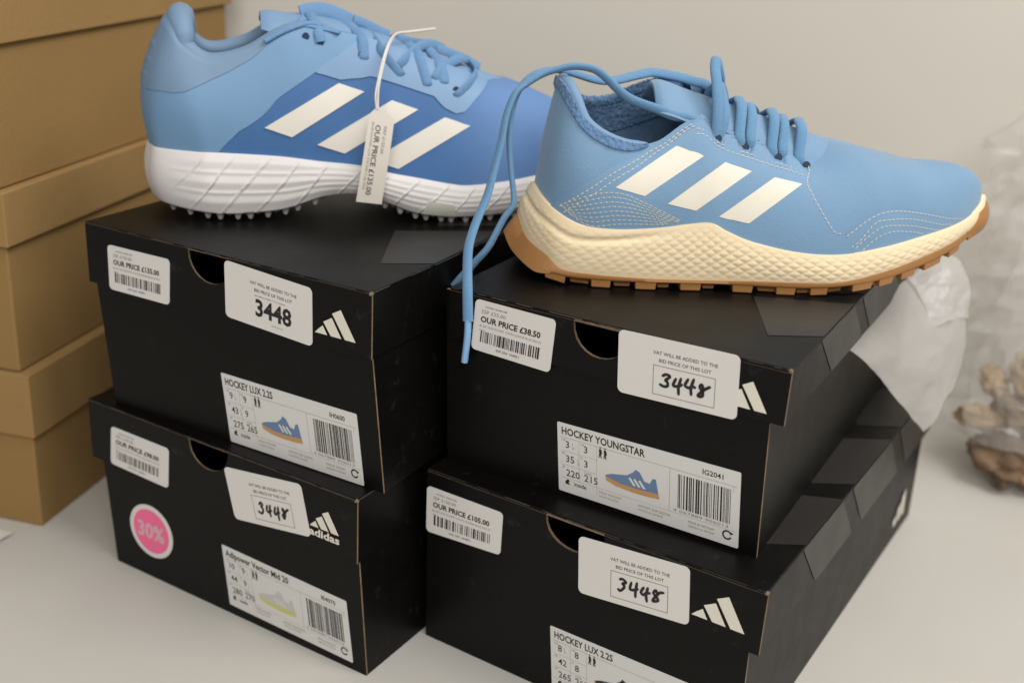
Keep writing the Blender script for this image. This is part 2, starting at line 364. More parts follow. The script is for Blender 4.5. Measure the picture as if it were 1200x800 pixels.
    while y < L*.8:
        l_ = rn.uniform(3, 30); y1 = y+l_; b = len(V); h_ = rn.uniform(.12, .4)
        V += [place3((xr+.13, y, zt-.25)), place3((xr+.13, y1, zt-.25)), place3((xr+.13, y1-.8, zt-.3-h_)), place3((xr+.13, y+.8, zt-.3-h_))]; Fc.append((b, b+1, b+2, b+3)); y = y1+rn.uniform(2, 20)
    we = mesh('worn_fold', V, Fc, mat('worn_card', (.085, .075, .065), .9, .4, 200), lid); we['kind'] = 'stuff'
    for c_ in ((xr-.1, f0-.1),):   # rubbed corner
        bm = bmesh.new(); bmesh.ops.create_icosphere(bm, subdivisions=2, radius=.0013); me = bpy.data.meshes.new('worn_corner'); bm.to_mesh(me); bm.free(); me.materials.append(M_EDGE)
        for v in me.vertices: v.co *= rn.uniform(.7, 1.1)
        link(bpy.data.objects.new('worn_corner', me), lid).location = place3((c_[0]-.5, c_[1]+.5, zt-.9))
    for P in bands_top:
        mesh('printed_band', [place3((p[0], p[1], zt+.16)) for p in P], [tuple(range(len(P)))], M_BAND, top) if False else band_top(P, zt, xl, xr, f0, f1, top)
    for P in bands_side: mesh('printed_band', [place3((xr+.16, p[0], p[1])) for p in P], [tuple(range(len(P)))], M_BAND, lid)
    return t, body, lid
def band_top(P, zt, xl, xr, f0, f1, parent):
    TL, TR, BR, BL = [np.array(p, float) for p in P]; V, Fc = [], []; n = 8
    for j in range(n+1):
        for i in range(n+1):
            a, b = i/n, j/n; q = (TL*(1-a)+TR*a)*(1-b)+(BL*(1-a)+BR*a)*b
            e = math.sin(math.pi*min(1, max(0, (q[0]-xl)/(xr-xl))))*math.sin(math.pi*min(1, max(0, (q[1]-f0)/(f1-f0))))
            V.append((q[0]*.001, q[1]*.001, (zt-.5*e+.2)*.001))
    for j in range(n):
        for i in range(n): Fc.append((j*(n+1)+i, j*(n+1)+i+1, (j+1)*(n+1)+i+1, (j+1)*(n+1)+i))
    return mesh('printed_band', V, Fc, M_BAND, parent)
FL = lambda y: (lambda p, l=0: (p[0]*.001, (y-l)*.001, -p[1]*.001))
def bands(xr, ztop, zbot, L):
    T, S_ = [], []
    for y0, y1 in ((46, 110), (128, 205), (224, 300)):
        T.append([(xr-.4, y0+4), (xr-24, y0-12), (xr-50, y0+42), (xr-.4, y1)])
        if y1+33 < L: S_.append([(y0, ztop-.8), (y1, ztop-.8), (y1+33, zbot+.3), (y0+33, zbot+.3)])
        else: S_.append([(y0, ztop-.8), (y1, ztop-.8), (min(L, y1+33), zbot+8), (min(L, y1+33), zbot+.3), (y0+33, zbot+.3)])
    return T, S_
# lower right box
bt, bs = bands(4.5, 113.2, 76.7, 331)
RB, RBb, RBl = shoebox('lower black shoe box of the right stack, end label running out of frame', (.1269, .4842, 0), -.549, 197, 333.7, 76.7, 36.5, -197.5, 4.5, (-119.5, -84, 16), .02, bt, bs)
price_sticker(RBl, [(-197.2, 102.3), (-146, 102.6), (-146.3, 76), (-196.8, 73)], -3, '£105.00', '£150.00', 11, 'white price sticker reading OUR PRICE £105.00')
lot_sticker(RBl, [(-99, 106.1), (-36.1, 111.1), (-32.9, 78.5), (-96.4, 72.5)], -3, 4, 'white lot sticker with handwritten 3448 beside three bar logo')
size_label(RBb, [(-113.3, 42.6), (-13, 42.6), (-8.6, 2), (-109, 2)], 0, 'HOCKEY LUX 2.2S', 37, 'IH0598', [('8h', '8'), ('42', '8'), ('265', '265')], 'black', 21, 'white size label reading HOCKEY LUX 2.2S cut by the picture edge')
logo(RBl, -4, 85.7, 1, FL(-3))
mk = lambda p, l=0: ((l+.15)*.001, p[0]*.001, -p[1]*.001)
for i, (y, hgt) in enumerate(((283, 8), (293, 15), (303, 22))):
    k = Ink(); k.poly([(y, -(13+i*0)), (y+7, -(13)), (y+7-hgt*.22, -(13+hgt)), (y-hgt*.22-1, -(12.5+hgt*.82))]); lay('logo_bar', k, mk, .1, M_LOGO, RBb)
# upper right box
bt, bs = bands(4.3, 104.4, 75.4, 331)
RT, RTb, RTl = shoebox('upper black shoe box of the right stack, under the cream soled shoe', (.1284, .5093, .1132), -.4971, 183.4, 318, 75.4, 29.0, -184, 4.3, (-109.6, -78, 17), .045, bt, bs)
price_sticker(RTl, [(-167.6, 101.4), (-119.3, 100.4), (-120.9, 70.6), (-169.2, 72.6)], -3, '£38.50', '£55.00', 5, 'white price sticker reading OUR PRICE £38.50')
lot_sticker(RTl, [(-84.3, 104.0), (-20.9, 105.2), (-18.7, 72.2), (-82.0, 70.6)], -3, 9, 'white lot sticker with framed handwritten 3448')
size_label(RTb, [(-115.9, 43), (-13.6, 44.0), (-9.8, 2.2), (-111.7, 3.4)], 0, 'HOCKEY YOUNGSTAR', 48, 'IG2041', [('3h', '3'), ('35h', '3'), ('220', '215')], 'blue', 33, 'white size label reading HOCKEY YOUNGSTAR')
logo(RTl, -4.6, 79.6, .84, FL(-3))
# lower left box
LB, LBb, LBl = shoebox('lower black shoe box of the left stack, with round pink percent sticker', (-.0708, .5453, 0), -.527, 201.8, 333, 72.7, 39.7, -214, -5.2, (-129, -98, 16), .085, [], [])
price_sticker(LBl, [(-194.6, 99.4), (-145.5, 99.0), (-148, 71.8), (-197.4, 73.2)], -3, '£98.00', '£140.00', 14, 'white price sticker above the pink round sticker')
lot_sticker(LBl, [(-101.5, 101.6), (-44.2, 109.0), (-37.2, 78.3), (-93.9, 70.2)], -3, 13, 'white lot sticker tilted, with handwritten 3448')
size_label(LBb, [(-108.8, 46.2), (-14.7, 43.8), (-9.6, 4.7), (-103.7, 6.4)], 0, 'Adipower Vector Mid 20', 53, 'IE4070', [('10', '9h'), ('44', '9h'), ('280', '270')], 'pale', 44, 'white size label with pale yellow shoe picture')
logo(LBl, -17.5, 86, .72, FL(-3), True)
C = (-168.7, 33.4); ring = [(C[0]+18.6*math.cos(a), -(C[1]+18.2*math.sin(a))) for a in np.linspace(0, 2*math.pi, 41)[:-1]]
st = slab('discount_sticker', [(a, b) for a, b in ring], FL(0), .22, M_STICK, LBb); st['label'] = 'round pink sticker reading 30%'
k = Ink(); k.poly([(C[0]+15.4*math.cos(a), -(C[1]+15.1*math.sin(a))) for a in np.linspace(0, 2*math.pi, 41)[:-1]]); lay('pink_disc', k, FL(0), .3, M_PINK, st)
k = Ink(); k.text('30%', C[0], -(C[1]-5), 10, .03, fit=23, align='C'); lay('printed_text', k, FL(0), .38, mat('pale_pink_ink', (.62, .42, .46), .5), st)
# upper left box
LT, LTb, LTl = shoebox('upper black shoe box of the left stack, under the white soled shoe', (-.0639, .5541, .1124), -.4834, 197, 333, 76.7, 36.5, -208, -7, (-129.5, -98, 17), .112, [[(-5.8-1.6, 56.2), (-30.4, 38.0), (-60, 95.1), (-10, 134)], [(-7.6, 150), (-46, 120), (-75, 175), (-12, 224)]], [])
price_sticker(LTl, [(-190.9, 102.7), (-143.2, 103.1), (-145.2, 75.8), (-191.6, 75.7)], -3, '£135.00', '£150.00', 17, 'white price sticker with barcode and curled lower edge')
lot_sticker(LTl, [(-103.4, 111.2), (-44.5, 107.4), (-44.5, 75.0), (-103.7, 78.8)], -3, 0, 'white lot sticker with bold printed 3448')
size_label(LTb, [(-111.8, 42.1), (-18.0, 41.9), (-12.6, 0.6), (-106.1, 0.6)], 0, 'HOCKEY LUX 2.2S', 37, 'IH0600', [('9h', '9'), ('43h', '9'), ('275', '265')], 'blue', 55, 'white size label reading HOCKEY LUX 2.2S with blue shoe picture')
logo(LTl, -16.7, 83.8, .92, FL(-3))

# ------------------------------------------------------------------ kraft boxes on the left
def kraft(label, z, dx, H, Hl, W=.24, L=.295, yaw=-.235):
    t = thing('cardboard_box', label, 'cardboard box', (-.308+dx, .682, z), yaw, 'brown cardboard boxes at the left')
    th = .002
    b = mesh('body', *boxmesh(-W, 0, 0, L, 0, H-.006), M_KRAFT, t); bevel(b, .0012)
    V, Fc = boxmesh(-W-.004, .004, -.004, L+.004, H-Hl, H)
    l = mesh('lid', V, [f for i, f in enumerate(Fc) if i != 4], M_KRAFTL, t); sd = l.modifiers.new('card', 'SOLIDIFY'); sd.thickness = th; bevel(l, .0012)
    return t
kraft('bottom brown cardboard box of the left stack, standing on the table', 0, 0, .112, .044)
kraft('middle brown cardboard box of the left stack', .1125, -.004, .118, .034)
kraft('top brown cardboard box of the left stack, cut by the frame', .231, -.006, .13, .045)

# ---- shoe surface tables: rows of (s, n, z) in mm, heel centre -> near side -> toe tip
SH = {}
SH[2] = dict(
 B=[(10.7,0,47),(13,14,44),(19,25.5,39.5),(32,33,33.5),(50,36,32),(73,37,33.5),(89,37.5,36),(102,38,37),(112,38.5,32.5),(126,40,27.5),(151,43,23),(175,44,22.5),(200,42,26.5),(227,34,31.5),(245,26,34.5),(259,17,37.5),(270,8,43),(275,0,47)],
 T0=[(20,0,106),(21.5,9,105.5),(25,18,100),(31,24,89.5),(42,27,82),(57,28,77.5),(71,27,79),(90,22,90),(103,22,81.5),(119.5,21,76.5),(140,20,70.5),(157,18.5,66.5),(174,0,77),(204,0,70.5),(228,0,67),(250,0,66),(265,0,61),(273,0,52)],
 M=[(1.7,0,29.4),(5.6,15,20.5),(15,27,14.5),(23,33,8.5),(39,37,7),(68,40,6),(86,40.5,5.7),(104,41,5.7),(115,42,6),(128,43.5,6.5),(155,46.5,7),(178,47,8),(205,43.5,14),(231,35,21),(247,27,25),(260,17.5,28.5),(273,8,32),(278.5,0,34)],
 O=[(-5.5,0,19.3),(-1.5,12,11.5),(9,28,5),(22,34,1.4),(39,37.5,.2),(68,40.5,0),(86,41,0),(104,41.5,0),(115,42.5,0),(128,44,0),(155,47,0),(178,47.5,1.6),(205,44,5.8),(231,36,12.5),(248,27.5,17.5),(261,18,21.5),(274,8.5,25),(280.5,0,26.5)],
 r=[0,0,0,0,0,.05,.1,.25,.35,.5,.6,.75,1,1,1,1,1,1],
 b=[1,1.5,3,4,4,3.5,3,2.5,2,2,2,2,0,0,0,0,0,0])
_f = [list(p) for p in SH[2]['T0']]
for _i, _p in {3: (31,24,93), 4: (42,27,89.5), 5: (57,28,91.5), 6: (68,26.5,97), 7: (86,23,103), 8: (103,22,97), 9: (119.5,21,90.5), 10: (140,20,83), 11: (157,18,76)}.items(): _f[_i] = list(_p)
SH[2]['T'] = dict(near=SH[2]['T0'], far=_f)
SH[1] = dict(
 B=[(4.4,0,38),(7,14,39),(12,24,39.5),(32,34,39.5),(44,36,39.4),(77,37,37.7),(101,38,35),(124,40,33),(142,42,29),(159,44,26.3),(178,45,23),(190,45,22),(213,43,24),(238,36,27),(255,27,29),(268,17,31),(277,8,33),(281,0,35)],
 T=[(18,0,114),(18.5,11,113.5),(21.5,21,108.5),(27,26,99),(41,28,92),(62,28,96.5),(81,26,107),(97,22,110.5),(122,20.5,107),(143,20,101),(161,19.5,95.5),(187,18,87),(203,15,81),(216,0,79.5),(238,0,72),(257,0,63),(271,0,52),(280,0,40)],
 M=[(4,0,9),(7,15,8.5),(14,27,8),(30,36,6),(47,39,5),(78,39,7),(104,39,15),(124,40,16.5),(142,43,11.5),(157,45.5,6.5),(175,47,4.5),(190,47,4.2),(212,45,5.5),(238,38,8),(256,29,11),(270,18,15),(279,9,19),(283,0,22)],
 O=[(8,0,8),(10,13,7.5),(17,24,7),(32,32,5),(48,35,4),(78,35,6),(104,35,14),(124,36,15.5),(142,39,10.5),(157,41,5.5),(175,43,3.5),(190,43,3.2),(211,41,4.5),(236,34,7),(253,25,10),(267,15,14),(276,7,18),(280,0,21)],
 r=[0,0,0,0,0,.05,.1,.15,.3,.4,.5,.65,.8,1,1,1,1,1],
 b=[9,8,6,5,4,3.5,3.5,3,3,2,2,1,1,0,0,0,0,0])
def _full(rows):
    if isinstance(rows, dict): return np.concatenate([(np.array(rows['far'], float)*(1, -1, 1))[:0:-1], np.array(rows['near'], float)])
    a = np.array(rows, float)
    if a.ndim == 1: return np.concatenate([a[:0:-1], a])[:, None]
    m = a[:0:-1].copy(); m[:, 1] *= -1
    return np.concatenate([m, a])
def ev(rows, u):
    """Catmull-Rom through the mirrored knot table, u in [-1,1]"""
    a = _full(rows); N = len(a)
    ext = np.concatenate([2*a[:1]-a[1:2], a, 2*a[-1:]-a[-2:-1]])
    x = (np.clip(np.asarray(u, float), -1, 1)+1)/2*(N-1)
    i = np.minimum(x.astype(int), N-2); f = (x-i)[..., None]
    p0, p1, p2, p3 = ext[i], ext[i+1], ext[i+2], ext[i+3]
    return .5*(2*p1+(p2-p0)*f+(2*p0-5*p1+4*p2-p3)*f**2+(3*p1-p0-3*p2+p3)*f**3)
def outward(rows, u):
    e = 2e-3; d = ev(rows, np.clip(u+e, -1, 1))-ev(rows, np.clip(u-e, -1, 1))
    o = np.stack([-d[..., 1], d[..., 0], 0*d[..., 0]], -1)
    return o/np.maximum(np.linalg.norm(o, axis=-1, keepdims=True), 1e-9)
def S(k, u, v, off=0.0):
    """upper surface of shoe k, (s, n, z) mm; off moves along the surface normal"""
    u, v = np.broadcast_arrays(np.asarray(u, float), np.asarray(v, float))
    t = SH[k]; B, T = ev(t['B'], u), ev(t['T'], u); r = np.clip(ev(t['r'], u), 0, 1); b = ev(t['b'], u)
    th = np.clip(v, 0, 1)*np.pi/2; c = np.cos(th)[..., None]**.85; s = np.sin(th)[..., None]**.85
    vv = v[..., None]
    lin = B+(T-B)*vv+outward(t['B'], u)*b*np.sin(np.pi*np.clip(vv, 0, 1))
    ell = T+(B-T)*c; ell = np.concatenate([ell[..., :2], B[..., 2:]+(T-B)[..., 2:]*s], -1)
    p = lin*(1-r)+ell*r
    if np.any(np.asarray(off) != 0):
        e = 3e-3
        u1, u0 = np.clip(u+e, -1, 1), np.clip(u-e, -1, 1); v1, v0 = np.clip(v+e, .002, .998), np.clip(v-e, .002, .998)
        nn = np.cross(S(k, u1, np.clip(v, .01, .985))-S(k, u0, np.clip(v, .01, .985)), S(k, u, v1)-S(k, u, v0))
        nn /= np.maximum(np.linalg.norm(nn, axis=-1, keepdims=True), 1e-9)
        p = p-nn*np.asarray(off)[..., None] if np.ndim(off) else p-nn*off
    return p
STRIPES = {
2 : [[[(0.37452, 0.8424), (0.36742, 0.8441), (0.35981, 0.8424), (0.35104, 0.8332), (0.34084, 0.8169), (0.3295, 0.795), (0.31744, 0.7671), (0.3055, 0.7346), (0.29446, 0.7), (0.28443, 0.6641), (0.27533, 0.627), (0.26684, 0.5895), (0.25875, 0.5519), (0.25087, 0.5142), (0.24304, 0.4762)], [(0.39067, 0.7088), (0.38333, 0.7098), (0.37616, 0.7116), (0.36891, 0.7125), (0.36127, 0.7106), (0.35273, 0.7023), (0.34291, 0.6868), (0.33215, 0.6667), (0.32082, 0.6416), (0.30956, 0.6125), (0.29899, 0.5809), (0.28932, 0.5481), (0.28059, 0.5141), (0.27255, 0.4796), (0.26497, 0.4448)], [(0.41265, 0.6053), (0.40288, 0.59), (0.39442, 0.5842), (0.3866, 0.5826), (0.37907, 0.5826), (0.37159, 0.5824), (0.36387, 0.58), (0.35554, 0.5726), (0.34612, 0.5579), (0.33587, 0.5391), (0.32514, 0.5163), (0.31443, 0.49), (0.30422, 0.4611), (0.2948, 0.4306), (0.2862, 0.3991)]], [[(0.47768, 0.6811), (0.46489, 0.6242), (0.4485, 0.5493), (0.43118, 0.4797), (0.41724, 0.4365), (0.40643, 0.4129), (0.39712, 0.4), (0.38852, 0.3919), (0.38028, 0.3856), (0.37212, 0.3789), (0.36379, 0.3698), (0.35498, 0.3558), (0.34538, 0.3356), (0.33531, 0.3125), (0.32513, 0.2871)], [(0.50697, 0.6662), (0.49682, 0.6222), (0.486, 0.5781), (0.47454, 0.5323), (0.46192, 0.4803), (0.44614, 0.4153), (0.4299, 0.357), (0.41644, 0.3186), (0.40563, 0.2954), (0.39604, 0.2809), (0.38704, 0.2701), (0.37834, 0.2602), (0.36968, 0.2494), (0.36084, 0.2355), (0.35154, 0.2161)], [(0.53139, 0.6464), (0.52328, 0.603), (0.51477, 0.5624), (0.50568, 0.5233), (0.4959, 0.4845), (0.48538, 0.4448), (0.47426, 0.4033), (0.46218, 0.3569), (0.44733, 0.3007), (0.43162, 0.2479), (0.41795, 0.2098), (0.40673, 0.1845), (0.39664, 0.1665), (0.38708, 0.1516), (0.37778, 0.1372)]], [[(0.56522, 0.6471), (0.55851, 0.6018), (0.55206, 0.5588), (0.5457, 0.5176), (0.53927, 0.4781), (0.53256, 0.4401), (0.52535, 0.4036), (0.51758, 0.368), (0.50912, 0.3327), (0.49985, 0.2969), (0.48971, 0.26), (0.47885, 0.2215), (0.4676, 0.1815), (0.45444, 0.1357), (0.43927, 0.088)], [(0.58432, 0.6433), (0.57721, 0.6), (0.57068, 0.5583), (0.56455, 0.5179), (0.55867, 0.4789), (0.55291, 0.441), (0.54719, 0.4042), (0.54138, 0.3683), (0.53534, 0.3334), (0.52887, 0.2992), (0.52184, 0.2656), (0.51416, 0.232), (0.50571, 0.1979), (0.49636, 0.1626), (0.48614, 0.1261)], [(0.60505, 0.6375), (0.59702, 0.5915), (0.58974, 0.5506), (0.58311, 0.513), (0.577, 0.476), (0.57127, 0.4396), (0.56579, 0.4039), (0.56048, 0.3689), (0.55526, 0.3345), (0.55006, 0.3007), (0.54479, 0.2675), (0.53938, 0.2348), (0.53367, 0.2027), (0.52748, 0.171), (0.52073, 0.1393)]]] ,
1 : [[[(0.42163, 0.5741), (0.41162, 0.5514), (0.40115, 0.5302), (0.39041, 0.51), (0.37968, 0.4906), (0.36922, 0.472), (0.35916, 0.4536), (0.34952, 0.4354), (0.34003, 0.4181), (0.33066, 0.401), (0.32149, 0.3831), (0.31259, 0.3633), (0.30407, 0.3409), (0.29598, 0.3156), (0.28851, 0.2877)], [(0.43864, 0.5469), (0.42913, 0.5219), (0.41939, 0.4981), (0.40933, 0.4754), (0.39898, 0.4537), (0.38853, 0.4327), (0.3782, 0.4123), (0.36815, 0.3921), (0.35843, 0.3719), (0.34902, 0.3515), (0.33965, 0.3314), (0.33034, 0.311), (0.32122, 0.2892), (0.31239, 0.2654), (0.30397, 0.2391)], [(0.45625, 0.5229), (0.44666, 0.4964), (0.4371, 0.4708), (0.42745, 0.446), (0.41761, 0.4221), (0.40755, 0.3991), (0.39736, 0.3767), (0.38721, 0.3547), (0.37726, 0.3329), (0.36757, 0.3111), (0.35816, 0.289), (0.34894, 0.2663), (0.33968, 0.2433), (0.33043, 0.2194), (0.32134, 0.1937)]], [[(0.50047, 0.4864), (0.48907, 0.4565), (0.47793, 0.4285), (0.46718, 0.402), (0.45681, 0.3762), (0.44656, 0.3507), (0.43631, 0.3255), (0.426, 0.3007), (0.41563, 0.2763), (0.40531, 0.2525), (0.39516, 0.229), (0.38527, 0.2057), (0.37565, 0.1822), (0.36627, 0.1582), (0.35706, 0.1334)], [(0.52376, 0.469), (0.5124, 0.4388), (0.50097, 0.4095), (0.48961, 0.3814), (0.47844, 0.3546), (0.46762, 0.3289), (0.45707, 0.3035), (0.44657, 0.2781), (0.43605, 0.2527), (0.4255, 0.2274), (0.41498, 0.2025), (0.40469, 0.178), (0.39471, 0.1539), (0.38506, 0.1298), (0.37572, 0.1054)], [(0.54667, 0.4502), (0.53576, 0.4209), (0.52478, 0.3922), (0.51357, 0.364), (0.50221, 0.3363), (0.49086, 0.3095), (0.47963, 0.2836), (0.46869, 0.2584), (0.45795, 0.2333), (0.44717, 0.2077), (0.43633, 0.1819), (0.42549, 0.156), (0.41482, 0.1303), (0.40453, 0.1051), (0.3947, 0.0804)]], [[(0.59443, 0.4253), (0.58242, 0.3963), (0.57114, 0.3684), (0.56035, 0.3409), (0.54986, 0.3139), (0.53943, 0.2872), (0.52879, 0.2611), (0.51775, 0.2354), (0.50642, 0.21), (0.49493, 0.185), (0.48346, 0.1604), (0.47214, 0.136), (0.46095, 0.1111), (0.44951, 0.0851), (0.43791, 0.0583)], [(0.62254, 0.4124), (0.60904, 0.3815), (0.59564, 0.3522), (0.58354, 0.325), (0.57246, 0.2986), (0.56194, 0.2724), (0.55176, 0.2464), (0.54165, 0.2207), (0.53131, 0.1954), (0.52048, 0.1706), (0.50929, 0.146), (0.49787, 0.1218), (0.48638, 0.0979), (0.47499, 0.074), (0.46372, 0.0496)], [(0.64978, 0.3931), (0.639, 0.3662), (0.62645, 0.3385), (0.61238, 0.3102), (0.59826, 0.2827), (0.58577, 0.257), (0.57472, 0.2318), (0.56439, 0.2067), (0.55444, 0.1817), (0.54462, 0.1568), (0.53462, 0.1323), (0.52408, 0.1082), (0.51309, 0.0846), (0.50179, 0.0615), (0.49034, 0.0387)]]] ,
}
LACES1 = {
 'a': [(127.8, 28.9, 94.9), (127.5, 26.8, 99.0), (127.2, 23.2, 104.8), (124.3, 12, 108.3), (120.9, 6, 110.9), (115.2, -3, 113.1), (108.4, -12, 113.8)],
 'b': [(148.9, 31.3, 86.2), (145.2, 29.7, 89.9), (141.2, 27.7, 94.3), (136.8, 24.4, 100.5), (134.7, 9, 103.2), (131.6, 0, 106.9), (128.6, -10, 108.6)],
 'c': [(164.7, 33.0, 80.9), (163.7, 30.6, 85.4), (162.0, 26.9, 90.9), (160.5, 21.7, 96.3), (158.7, 10, 98.5), (154.6, 2, 101.8), (150.4, -9, 103.2)],
 'd': [(148.5, 28.8, 90.9), (152.9, 25.7, 94.6), (159.0, 15, 97.2), (164.5, 9, 99.5), (170.1, 3, 99.8), (177.2, -4, 97.9), (184.1, -12, 93.3)],
 'e': [(175.0, 30.8, 82.1), (174.9, 27.4, 86.5), (172.9, 22.1, 91.9), (171.9, 12, 94.5), (169.5, 4, 97.4), (165.8, -6, 99.4)],
 'f': [(170.0, 30.2, 84.4), (174.1, 25.5, 88.7), (180.4, 15, 90.1), (186.7, 9, 91.9), (192.6, 3, 91.6), (198.6, -5, 87.9), (204.1, -12, 83.2)],
 'g': [(182.5, 33.8, 75.0), (187.0, 31.1, 78.0), (191.9, 26.9, 81.5), (196.3, 18.8, 84.8), (197.9, 7, 86.1), (195.4, 0, 89.1), (192.1, -8, 90.9)],
 'h': [(124.1, 4, 113.2), (132.5, 1, 110.1), (141.1, -2, 105.9), (146.6, -4, 103.8)],
 'i': [(151.4, -1, 102.3), (158.9, -2, 100.3), (166.6, -4, 98.7), (173.3, -6, 97.0)],
 'j': [(175.8, -2, 96.6), (184.6, -3, 93.6), (193.7, -5, 90.4), (203.8, -6, 85.2)],
 'k': [(93.2, 4, 116.2), (99.8, 2, 117.6), (108.4, 0, 117.6), (116.6, -2, 114.7), (123.9, -4, 111.7)],
 'm': [(94.5, 14, 114.5), (92.1, 20, 111.3), (98.4, 21, 110.7), (107.6, 21, 109.0), (114.5, 23.2, 107.8)],
 'n': [(103.1, 26.9, 102.7), (102.3, 24.9, 107.2), (101.3, 20, 110.6), (99.5, 12, 114.4), (98.1, 4, 116.3)],
 'o': [(71.5, 29, 102.5), (81.1, 27, 107.6), (90.0, 24, 110.8), (96.9, 21, 112.1), (104.8, 19, 111.1)],
}
# ------------------------------------------------------------------ shoe building
def loc3(p): p = np.asarray(p, float); return np.stack([p[..., 0], -p[..., 1], p[..., 2]], -1)*.001
def gridfaces(nr, nc, base=0, wrap=False):
    return [(base+i*nc+j, base+i*nc+j+1, base+(i+1)*nc+j+1, base+(i+1)*nc+j) for i in range(nr-1) for j in range(nc-1)]
def shell(name, k, UV, h, m, parent, under=-.6, smooth=45):
    """raised panel: UV is an (rows, cols, 2) array on the shoe surface, h its height in mm (number or array)"""
    UV = np.asarray(UV, float); nr, nc = UV.shape[:2]
    hh = np.broadcast_to(np.asarray(h, float), (nr, nc))
    P = loc3(S(k, UV[..., 0], UV[..., 1], hh)).reshape(-1, 3); Q = loc3(S(k, UV[..., 0], UV[..., 1], under)).reshape(-1, 3)
    Fc = gridfaces(nr, nc); n = nr*nc
    rim = [j for j in range(nc)]+[i*nc+nc-1 for i in range(1, nr)]+[(nr-1)*nc+j for j in range(nc-2, -1, -1)]+[i*nc for i in range(nr-2, 0, -1)]
    Fc += [(a, b, n+b, n+a) for a, b in zip(rim, rim[1:]+rim[:1])]
    return fixnorm(mesh(name, np.concatenate([P, Q]), Fc, m, parent, smooth))
def up(UV, nr, nc):
    """bilinear refinement of a coarse uv grid"""
    UV = np.asarray(UV, float); a = np.linspace(0, UV.shape[0]-1, nr); b = np.linspace(0, UV.shape[1]-1, nc)
    i = np.minimum(a.astype(int), UV.shape[0]-2); j = np.minimum(b.astype(int), UV.shape[1]-2); fa = (a-i)[:, None, None]; fb = (b-j)[None, :, None]
    g = lambda di, dj: UV[np.ix_(i+di, j+dj)]
    return (g(0, 0)*(1-fb)+g(0, 1)*fb)*(1-fa)+(g(1, 0)*(1-fb)+g(1, 1)*fb)*fa
def upper(k, m, parent, name='upper'):
    nu, nv = 221, 34; u = np.linspace(-1, 1, nu); v = np.linspace(0, 1, nv); uu, vv = np.meshgrid(u, v, indexing='ij')
    P = S(k, uu, vv)
    w = np.clip((abs(uu)-.69)/.06, 0, 1)*np.clip((vv-.3)/.25, 0, 1)*np.clip((.97-abs(uu))/.05, 0, 1)
    for i in range(nu):
        for j in range(nv):
            if w[i, j] > 0:
                p = P[i, j]; P[i, j, 2] += w[i, j]*(.9*noise.noise(Vector((p[0]*.055, p[1]*.03, k*3.))) + .5*noise.noise(Vector((p[0]*.12, p[1]*.05, k*5.))))
    Bt = ev(SH[k]['B'], u)-outward(SH[k]['B'], u)*2; Bt[:, 2] -= 5
    P = np.concatenate([Bt[:, None, :], P], 1)
    o = mesh(name, loc3(P).reshape(-1, 3), gridfaces(nu, nv+1), m, parent, 60); return fixnorm(o, 1e-5)
def lining(k, m, parent, u1, off=-4.0):
    u = np.linspace(-u1, u1, 90); v = np.linspace(.08, .985, 20); uu, vv = np.meshgrid(u, v, indexing='ij')
    o = mesh('lining', loc3(S(k, uu, vv, off)).reshape(-1, 3), gridfaces(90, 20), m, parent, 60)
    u = np.linspace(0, .95, 50); A = ev(SH[k]['B'], u); V = []; n = 7
    for a in A:
        for t in np.linspace(-1, 1, n): V.append((a[0], a[1]*t*.93, 30+a[2]*.3))
    mesh('insole', loc3(np.array(V)), gridfaces(50, n), m, parent, 60); return o
def rim(k, m, parent, u1, r, rh=0, name='collar_rim', bumps=0):
    u = np.linspace(-u1, u1, 160); R_ = (r+rh*np.exp(-(u/.15)**2))[:, None]; C = ev(SH[k]['T'], u)-outward(SH[k]['T'], u)*(R_*.88); C[:, 2] -= R_[:, 0]*.4
    V, Fc = [], []; kk = 12
    T = np.gradient(C, axis=0); T /= np.linalg.norm(T, axis=1)[:, None]; O = outward(SH[k]['T'], u); rn = random.Random(k)
    for i in range(len(u)):
        A = O[i]-T[i]*(O[i]@T[i]); A /= np.linalg.norm(A); Bn = np.cross(T[i], A)
        e = min(1, (1-abs(u[i])/u1)*12)**.5
        for j in range(kk):
            a = 2*math.pi*j/kk; rr = R_[i, 0]*(.35+.65*e)+bumps*rn.uniform(-1, 1); V.append(C[i]+A*rr*math.cos(a)+Bn*rr*math.sin(a))
    for i in range(len(u)-1):
        for j in range(kk): Fc.append((i*kk+j, i*kk+(j+1) % kk, (i+1)*kk+(j+1) % kk, (i+1)*kk+j))
    return fixnorm(mesh(name, loc3(np.array(V)), Fc, m, parent, 60))
def arclen(rows, u):
    C = ev(rows, u); d = np.linalg.norm(np.gradient(C, axis=0), axis=1); return np.cumsum(d)-np.cumsum(d)[len(u)//2]
def capstrip(V, Fc, loop):
    """close a left/right symmetric loop with a ruled strip"""
    b = len(V); n = len(loop); h = n//2
    V += [tuple(p) for p in loop]
    for i in range(h-1):
        a, c = h-i, h+i
        Fc.append((b+a-1, b+c+1, b+c, b+a) if i else (b+a-1, b+c+1, b+a))
